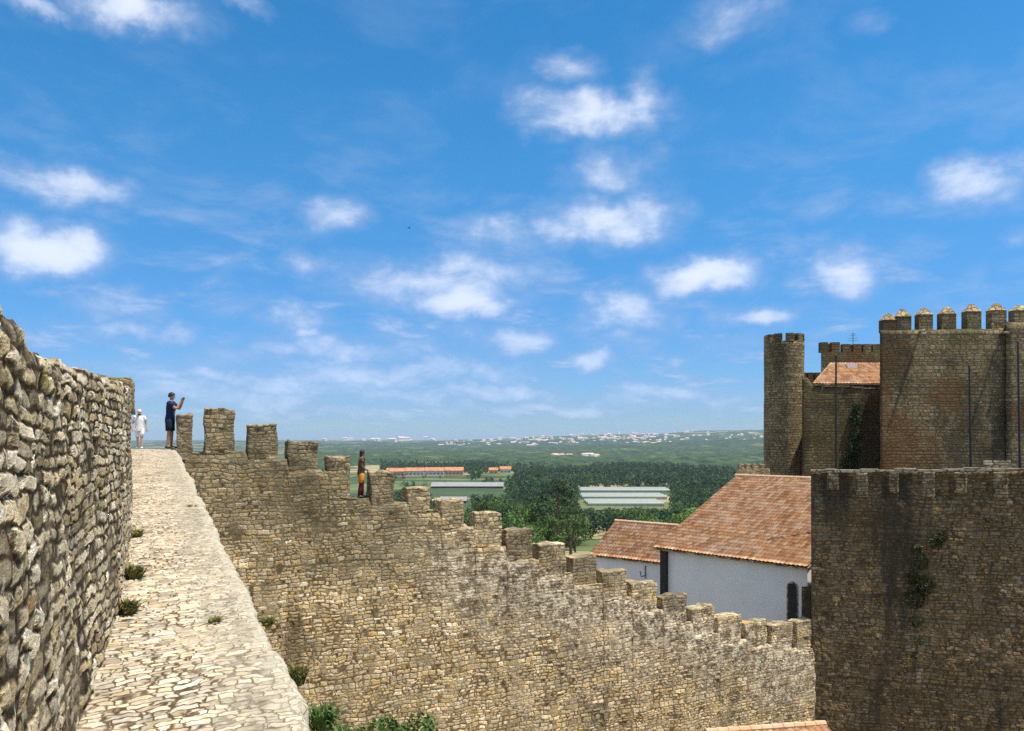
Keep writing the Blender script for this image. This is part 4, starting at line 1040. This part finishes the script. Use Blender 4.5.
p=edge_pt(11.0,-0.2); weed('dry brown weed on the paving farther up the walk', p,0.10,0.06,70,14,leaf=0.03)
for i,(y,o,dz,R,h,lab,mat) in enumerate(((5.55,0.06,-0.10,0.07,0.08,'mossy yellow weed hanging from the open edge of the walk','weed_leaf'),(4.55,0.08,-0.16,0.10,0.15,'grey-green weed over the open edge, above a leafy one','weed_leaf'),
        (3.95,0.10,-0.17,0.10,0.15,'leafy green plant growing out of the open edge of the walk','leaf'),(3.62,0.14,-0.18,0.10,0.16,'dark green sprig lowest on the open edge of the walk','leaf'),(17.0,0.02,-0.18,0.12,0.12,'yellow weed below the walk near the corner merlon','weed_leaf'),(21.6,0.05,-0.30,0.16,0.2,'yellowish shrublet in the corner where walk and curtain wall meet','weed_leaf'))):
    weed(lab, edge_pt(y,o,dz),R,h,240,50+i,mat,0.035 if y<10 else 0.06)

# ------------------------------------------------------------------ far buildings
def long_house(name,label,px0,px1,Y,wall_h,depth,roof_rise,wallm,roofm,cat='building',windows=0,dz=0.0):
    a=(px0-CX)/F*Y; b=(px1-CX)/F*Y; L=b-a; c=(a+b)/2; z=terrain(c,Y+depth/2)+dz
    root=thing(name,label,cat,(c,Y,z)); mb=MB(); mb.box((c,Y+depth/2,z-1.5),L,depth,wall_h+1.5); w=mb.build('wall',wallm,root)
    mb=MB(); o=0.5; zt=z+wall_h+0.02
    mb.add([(a-o,Y-o,zt),(b+o,Y-o,zt),(b+o,Y+depth+o,zt),(a-o,Y+depth+o,zt),(a-o+0.02,Y+depth/2,zt+roof_rise),(b+o-0.02,Y+depth/2,zt+roof_rise)],[(0,1,5,4),(1,2,5),(2,3,4,5),(3,0,4),(3,2,1,0)])
    mb.build('roof',roofm,root)
    for i in range(windows):
        x=lerp(a,b,(i+0.5)/windows); mb=MB(); mb.box((x,Y-0.02,z+wall_h*0.35),1.6,0.12,1.7); f=mb.build('window',M['glass'],root)
    return root
for i,(a,b,lab,wm) in enumerate(((386,404,'first ochre house at the tree end of the far terrace row','orange_wall'),(405,424,'cream house second in the far terrace row','cream_wall'),(425,444,'cream house third in the far terrace row','cream_wall'),(445,463,'deep orange house ending the far terrace row','orange_wall'))):
    long_house('terrace_house',lab,a,b,1000+6*i,7.5,16,4.5,M[wm],M['far_roof'],'house',5)
long_house('farm_house','ochre farmhouse with a red roof among the far trees',489,498,1060,6,12,3.5,M['orange_wall'],M['far_roof'],'house',2)
long_house('farm_house','pale farmhouse beside the ochre farmhouse among the far trees',500,511,1075,7,12,4,M['cream_wall'],M['far_roof'],'house',3)
long_house('warehouse','long grey-roofed shed in the fields beyond the curtain wall',431,503,760,2.6,26,3.6,M['bark'],M['grey_roof'],'shed',8)
long_house('warehouse','short grey-roofed shed nearer than the long grey shed',440,466,560,2.2,16,2.6,M['bark'],M['grey_roof'],'shed',3)
long_house('warehouse','long white flat shed gleaming at the foot of the far hill',690,735,1800,5,26,1.5,M['far_white'],M['far_white'],'shed',0)
def greenhouse(label,px0,px1,Y,w):
    a=(px0-CX)/F*Y; b=(px1-CX)/F*Y; z=max(terrain(a,Y),terrain((a+b)/2,Y),terrain(b,Y))-0.3; root=thing('greenhouse',label,'greenhouse',((a+b)/2,Y,z),0,'long white greenhouses in the valley')
    mb=MB(); n=10; bays=3; vs=[]; fs=[]
    for q in range(bays):
        y0=Y+q*w*2.1; prof=[(y0,z-1.0),(y0,z+1.8)]+[(y0+w/2-w/2*math.cos(math.pi*i/n),z+1.8+1.6*math.sin(math.pi*i/n)) for i in range(1,n)]+[(y0+w,z+1.8),(y0+w,z-1.0)]
        m=len(prof); mb.add([(a,*p) for p in prof]+[(b,*p) for p in prof],[(i,i+1,m+i+1,m+i) for i in range(m-1)]+[tuple(range(m)),tuple(reversed(range(m,2*m)))])
    mb.build('cover',M['greenhouse'],root)
    mb=MB(); 
    for k in range(12):
        x=lerp(a,b,(k+0.5)/12); mb.box((x,Y-0.06,z),0.25,0.1,1.9)
    mb.build('frame',M['grey_roof'],root)
greenhouse('front pale greenhouse block of three in the valley',588,664,520,6.0)
greenhouse('middle pale greenhouse block of three in the valley',582,667,585,6.0)
greenhouse('rear pale greenhouse block of three in the valley',580,672,665,6.0)
def make_town():
    """each small house of the hillside town is its own object; too small in the photo to show parts"""
    variants=[]
    for i,(w,d,h) in enumerate(((12,10,7),(20,12,10),(16,10,14),(30,14,9),(10,9,6))):
        mb=MB(); mb.box((0,0,-4),w,d,h+4,0,0)
        mb.add([(-w/2-.4,-d/2-.4,h+.02),(w/2+.4,-d/2-.4,h+.02),(w/2+.4,d/2+.4,h+.02),(-w/2-.4,d/2+.4,h+.02),(-w/2,0,h+3),(w/2,0,h+3)],[(0,1,5,4),(1,2,5),(2,3,4,5),(3,0,4)],1)
        me=bpy.data.meshes.new('town_house'); me.from_pydata(mb.v,[],mb.f); me.materials.append(M['far_white']); me.materials.append(M['town_roof']); me.polygons.foreach_set('material_index',mb.m); me.update(); variants.append(me)
    r=random.Random(4)
    def put(px,Y,big=1.0):
        x=(px-CX)/F*Y; o=bpy.data.objects.new('town_house',r.choice(variants)); COL.objects.link(o)
        o.location=(x,Y,terrain(x,Y)-1); o.rotation_euler=(0,0,r.uniform(-.5,.5)); s=r.uniform(0.9,1.6)*big; o.scale=(s,s,s)
        tag(o,'tiny pale house of the hillside town on the horizon','house','houses of the distant hillside town')
    n=0
    while n<235:
        px=r.choice((r.gauss(510,50),r.gauss(600,40),r.uniform(440,775),r.gauss(640,30))); 
        if not 438<px<775: continue
        Y=r.triangular(4700,6500,5600)
        put(px,Y,1.05); n+=1
    for k in range(14): put(r.uniform(735,770),r.uniform(3500,3900),0.8)
    for k in range(26): put(r.uniform(322,440),r.uniform(6200,8200),1.8)
    for k in range(14): put(r.uniform(540,600),r.uniform(1900,2600),0.7)
make_town()

# ------------------------------------------------------------------ people
def skin_mesh(joints, edges, root='pelvis'):
    names=list(joints); me=bpy.data.meshes.new('tmp'); me.from_pydata([joints[k][0] for k in names],[(names.index(a),names.index(b)) for a,b in edges],[])
    o=bpy.data.objects.new('tmp',me); COL.objects.link(o)
    md=o.modifiers.new('s','SKIN'); sv=me.skin_vertices[0].data
    for i,k in enumerate(names):
        r=joints[k][1]; sv[i].radius=r if isinstance(r,tuple) else (r,r); sv[i].use_root=(k==root)
    md.use_smooth_shade=True
    s=o.modifiers.new('u','SUBSURF'); s.levels=2; s.render_levels=2
    bpy.context.view_layer.update(); dg=bpy.context.evaluated_depsgraph_get(); ev=o.evaluated_get(dg); m=bpy.data.meshes.new_from_object(ev)
    v=[tuple(x.co) for x in m.vertices]; f=[tuple(p.vertices) for p in m.polygons]
    bpy.data.objects.remove(o); bpy.data.meshes.remove(m); return v,f
def person(label, loc, rz, H, pose, skin, hair, shirt, bottom, shoes, leg_wear=None, cap=None, hold=None, long_hair=False, sleeve=0.55, hem=0.85):
    """local axes: x forward, y to the person's left, z up, heights in fractions of H"""
    root=thing('person',label,'person',loc,rz)
    S=lambda x,y,z: Vector((x*H,y*H,z*H)); J={}
    def j(n,p,r): J[n]=(tuple(S(*p)), r*H if not isinstance(r,tuple) else (r[0]*H,r[1]*H))
    lean=pose.get('lean',0.0)
    j('pelvis',(0,0,0.53),(0.070,0.088)); j('waist',(lean*0.4,0,0.61),(0.062,0.078)); j('chest',(lean*0.8,0,0.72),(0.068,0.092)); j('neckb',(lean,0,0.815),(0.045,0.060)); j('neck',(lean*1.05+0.004,0,0.85),0.031); j('headc',(lean*1.1+0.012,0,0.90),(0.046,0.044)); j('headt',(lean*1.1+0.008,0,0.962),(0.050,0.043))
    E=[('pelvis','waist'),('waist','chest'),('chest','neckb'),('neckb','neck'),('neck','headc'),('headc','headt')]
    hands=[]
    for s,sd in ((1,'l'),(-1,'r')):
        el=pose['elbow'][0 if s>0 else 1]; wr=pose['wrist'][0 if s>0 else 1]; pa=pose['palm'][0 if s>0 else 1]
        j('sh'+sd,(lean*0.95,s*0.105,0.80),0.038); j('el'+sd,el,0.025); j('wr'+sd,wr,0.017); j('pa'+sd,pa,(0.014,0.024))
        E += [('neckb','sh'+sd),('sh'+sd,'el'+sd),('el'+sd,'wr'+sd),('wr'+sd,'pa'+sd)]
        kn=pose['knee'][0 if s>0 else 1]; an=pose['ankle'][0 if s>0 else 1]
        j('hp'+sd,(0,s*0.052,0.48),0.056); j('kn'+sd,kn,0.034); j('an'+sd,an,0.022); j('to'+sd,(an[0]+0.075,an[1]+s*0.01,0.016),(0.020,0.016)); 
        E += [('pelvis','hp'+sd),('hp'+sd,'kn'+sd),('kn'+sd,'an'+sd),('an'+sd,'to'+sd)]
        hands.append((S(*wr),S(*pa),s))
    v,f=skin_mesh(J,E); body=MB(); body.add(v,f)
    for w,p,s in hands:        # five bent fingers rooted in each palm
        d=(p-w).normalized(); side=d.cross(Vector((0,0,1)) if abs(d.z)<0.8 else Vector((1,0,0))).normalized(); nn=d.cross(side).normalized()
        for i,(o,l) in enumerate(((-0.018,0.038),(-0.006,0.046),(0.006,0.043),(0.017,0.034))):
            b=p+side*o*H; body.tube([b-d*0.01*H,b+d*l*0.45*H,b+d*l*0.8*H+nn*0.010*H,b+d*l*0.9*H+nn*0.022*H],[0.0058*H,0.0055*H,0.005*H,0.0035*H],6)
        b=(p+w)/2+side*-0.014*H; body.tube([b,b+(d*0.5-side)*0.022*H,b+(d*0.9-side*1.1)*0.036*H+nn*0.008*H],[0.0066*H,0.006*H,0.0042*H],6)
    hc=S(lean*1.1+0.012,0,0.905)
    body.ball(hc+S(0.046,0,0.012),(0.010*H,0.008*H,0.014*H),8,6)                                   # nose
    for s in (1,-1): body.ball(hc+S(-0.002,s*0.046,0.012),(0.012*H,0.006*H,0.018*H),8,6)           # ears
    build('body',body.v,body.f,skin,root,None,True,world=False)
    mb=MB()
    for s in (1,-1): mb.ball(hc+S(0.042,s*0.018,0.026),(0.006*H,0.008*H,0.005*H),8,5)
    mb.build('eyes',M['eye'],root,True,False)
    mb=MB(); mb.ball(hc+S(0.044,0,-0.020),(0.005*H,0.014*H,0.004*H),8,5); mb.build('mouth',M['maroon_cloth'],root,True,False)
    # hair: a shell over the back and top of the head
    hv=MB(); n,m=18,12; ctr=hc+S(-0.006,0,0.030); vs=[]; fs=[]
    for a in range(m+1):
        ph=math.pi*0.62*a/m
        for k in range(n):
            t=2*math.pi*k/n; front=max(0,math.cos(t)); pp=min(ph,math.pi*(0.62-0.26*front))
            vs.append(ctr+Vector((0.060*H*math.sin(pp)*math.cos(t),0.053*H*math.sin(pp)*math.sin(t),0.066*H*math.cos(pp))))
    for a in range(m):
        for k in range(n): fs.append((a*n+k,(a+1)*n+k,(a+1)*n+(k+1)%n,a*n+(k+1)%n))
    hv.add(vs,fs)
    if long_hair: hv.ball(hc+S(-0.045,0,-0.02),(0.025*H,0.040*H,0.055*H),10,7)
    hv.build('hair',hair,root,True,False)
    if cap:
        cv=MB(); cv.ball(ctr+S(0.004,0,0.012),(0.064*H,0.057*H,0.062*H),14,8); cv.tube([ctr+S(0.045,0,0.010),ctr+S(0.105,0,0.0)],[0.040*H,0.030*H],10); 
        for i in range(len(cv.v)-20,len(cv.v)): x,y,z=cv.v[i]; zc=ctr.z+0.008*H; cv.v[i]=(x,y,zc+(z-zc)*0.12)
        cv.build('cap',cap,root,True,False)
    # shirt and shorts: shells a little fuller than the body
    def loft(mb, rings, n=16):
        vs=[]; fs=[]
        for (cx,cy,cz,rx,ry) in rings:
            for q in range(n):
                t=2*math.pi*q/n; vs.append(S(cx+rx*math.cos(t),cy+ry*math.sin(t),cz+0.004*math.sin(3*t+cz*40)))
        for i in range(len(rings)-1):
            for q in range(n): fs.append((i*n+q,i*n+(q+1)%n,(i+1)*n+(q+1)%n,(i+1)*n+q))
        fs.append(tuple(range((len(rings)-1)*n,len(rings)*n))); mb.add(vs,fs)
    mb=MB(); L=lean
    loft(mb,[(0,0,0.485,.080,.108),(0,0,0.53,.079,.106),(L*.4,0,0.61,.072,.096),(L*.8,0,0.70,.078,.108),(L*.9,0,0.765,.074,.124),(L*.95,0,0.805,.060,.118),(L,0,0.832,.048,.070),(L,0,0.842,.040,.045)])
    for sd in 'lr':
        p0,p1=Vector(J['sh'+sd][0]),Vector(J['el'+sd][0]); m1=p0.lerp(p1,sleeve); d0=(p0-Vector(J['neckb'][0])).normalized()
        mb.tube([p0-d0*0.035*H,p0,p0.lerp(p1,0.25),m1],[0.044*H,0.050*H,0.046*H,0.042*H],12)
    mb.build('shirt',shirt,root,True,False)
    mb=MB(); loft(mb,[(0,0,0.455,.080,.108),(0,0,0.50,.078,.105),(0,0,0.56,.072,.098),(0,0,0.60,.066,.090)])
    for s,sd in ((1,'l'),(-1,'r')):
        p0,p1=Vector(J['hp'+sd][0]),Vector(J['kn'+sd][0]); mb.tube([p0+(p0-p1)*0.12,p0,p0.lerp(p1,0.45),p0.lerp(p1,0.80)],[0.058*H,0.064*H,0.060*H,0.058*H],12)
    mb.build('shorts',bottom,root,True,False)
    for s,sd in ((1,'l'),(-1,'r')):
        if leg_wear:
            mb=MB(); a,b=Vector(J['kn'+sd][0]),Vector(J['an'+sd][0]); mb.tube([a+(a-b)*0.2,a,b.lerp(a,0.5),b],[0.046*H,0.040*H,0.040*H,0.028*H],10); mb.build('legging',leg_wear,root,True,False)
        mb=MB(); an=Vector(J['an'+sd][0]); mb.ball((an.x+0.035*H,an.y+s*0.004*H,0.020*H),(0.078*H,0.030*H,0.024*H),12,7); mb.ball((an.x-0.005*H,an.y,0.030*H),(0.030*H,0.027*H,0.028*H),10,6)
        mb.build('shoe',shoes,root,True,False)
    return root,S
# man in navy photographing over the corner merlon
mp=Vector((P(170,441,23.35).x,23.35,walk_z(23.35)+0.03))
pose={'lean':0.02,'elbow':((0.13,0.10,0.70),(0.13,-0.09,0.70)),'wrist':((0.20,0.045,0.835),(0.20,-0.03,0.835)),'palm':((0.215,0.035,0.875),(0.215,-0.025,0.875)),
      'knee':((0.01,0.06,0.27),(0.0,-0.055,0.27)),'ankle':((0.0,0.065,0.04),(-0.03,-0.06,0.04))}
man,S=person('man in navy shirt and shorts raising both hands to take a picture',mp,math.radians(8),1.78,pose,M['skin_tan'],M['hair_dark'],M['navy'],M['navy_dark'],M['shoe'])
ph=empty('smartphone',(mp.x,mp.y,mp.z),math.radians(8)); tag(ph,'dark phone held up by the man in navy','phone')
mb=MB(); mb.box((0.222*1.78+0.018,0.005*1.78,0.868*1.78),0.010,0.15,0.075); mb.build('phone_body',M['phone'],ph,False,False)
mb=MB(); mb.box((0.222*1.78+0.0245,0.005*1.78+0.055,0.868*1.78+0.05),0.004,0.018,0.018); mb.build('lens',M['glass'],ph,False,False)
gp=Vector((P(139.5,441,24.6).x,24.6,walk_z(24.6)+0.03))
pose={'lean':0.0,'elbow':((-0.03,0.150,0.645),(0.0,-0.150,0.645)),'wrist':((-0.01,0.165,0.52),(0.04,-0.16,0.52)),'palm':((0.0,0.166,0.475),(0.05,-0.16,0.475)),
      'knee':((0.04,0.055,0.275),(-0.02,-0.05,0.27)),'ankle':((0.03,0.055,0.04),(-0.08,-0.05,0.045))}
person('child in white tee and shorts walking on the crest of the walk',gp,math.radians(-70),1.30,pose,M['skin_fair'],M['hair_red'],M['white_cloth'],M['white_cloth'],M['shoe_white'],cap=M['pink_cloth'])
tw=ct(361,0.42); wp=C0+CD*tw+CN*0.42; wp.z=sill(tw)+0.0
pose={'lean':0.02,'elbow':((0.02,0.125,0.66),(0.0,-0.125,0.66)),'wrist':((0.09,0.075,0.60),(0.08,-0.07,0.59)),'palm':((0.115,0.045,0.59),(0.105,-0.04,0.58)),
      'knee':((0.03,0.05,0.27),(-0.01,-0.05,0.27)),'ankle':((0.03,0.055,0.04),(-0.05,-0.05,0.04))}
person('visitor in dark top and orange shorts standing on the curtain wall',wp,math.radians(20),1.68,pose,M['skin_brown'],M['hair_dark'],M['grey_cloth'],M['orange_cloth'],M['shoe'],leg_wear=M['maroon_cloth'],long_hair=True)

# ------------------------------------------------------------------ a bird
b=P(409,228,130); root=thing('bird','tiny dark bird gliding in the open blue sky','bird',b,0.4)
mb=MB(); mb.ball((0,0,0),(0.22,0.07,0.07),10,7); mb.ball((0.22,0,0.03),(0.07,0.05,0.05),8,6)
mb.add([(-0.20,0.03,0),(-0.20,-0.03,0),(-0.40,-0.08,0.01),(-0.40,0.08,0.01)],[(0,1,2,3)])
for s in (1,-1): mb.add([(0.10,s*0.05,0.02),(-0.10,s*0.05,0.02),(-0.08,s*0.32,0.10),(0.08,s*0.30,0.11),(-0.14,s*0.58,0.06)],[(0,1,2,3),(3,2,4)])
mb.build('body',M['dark_metal'],root,False,False)
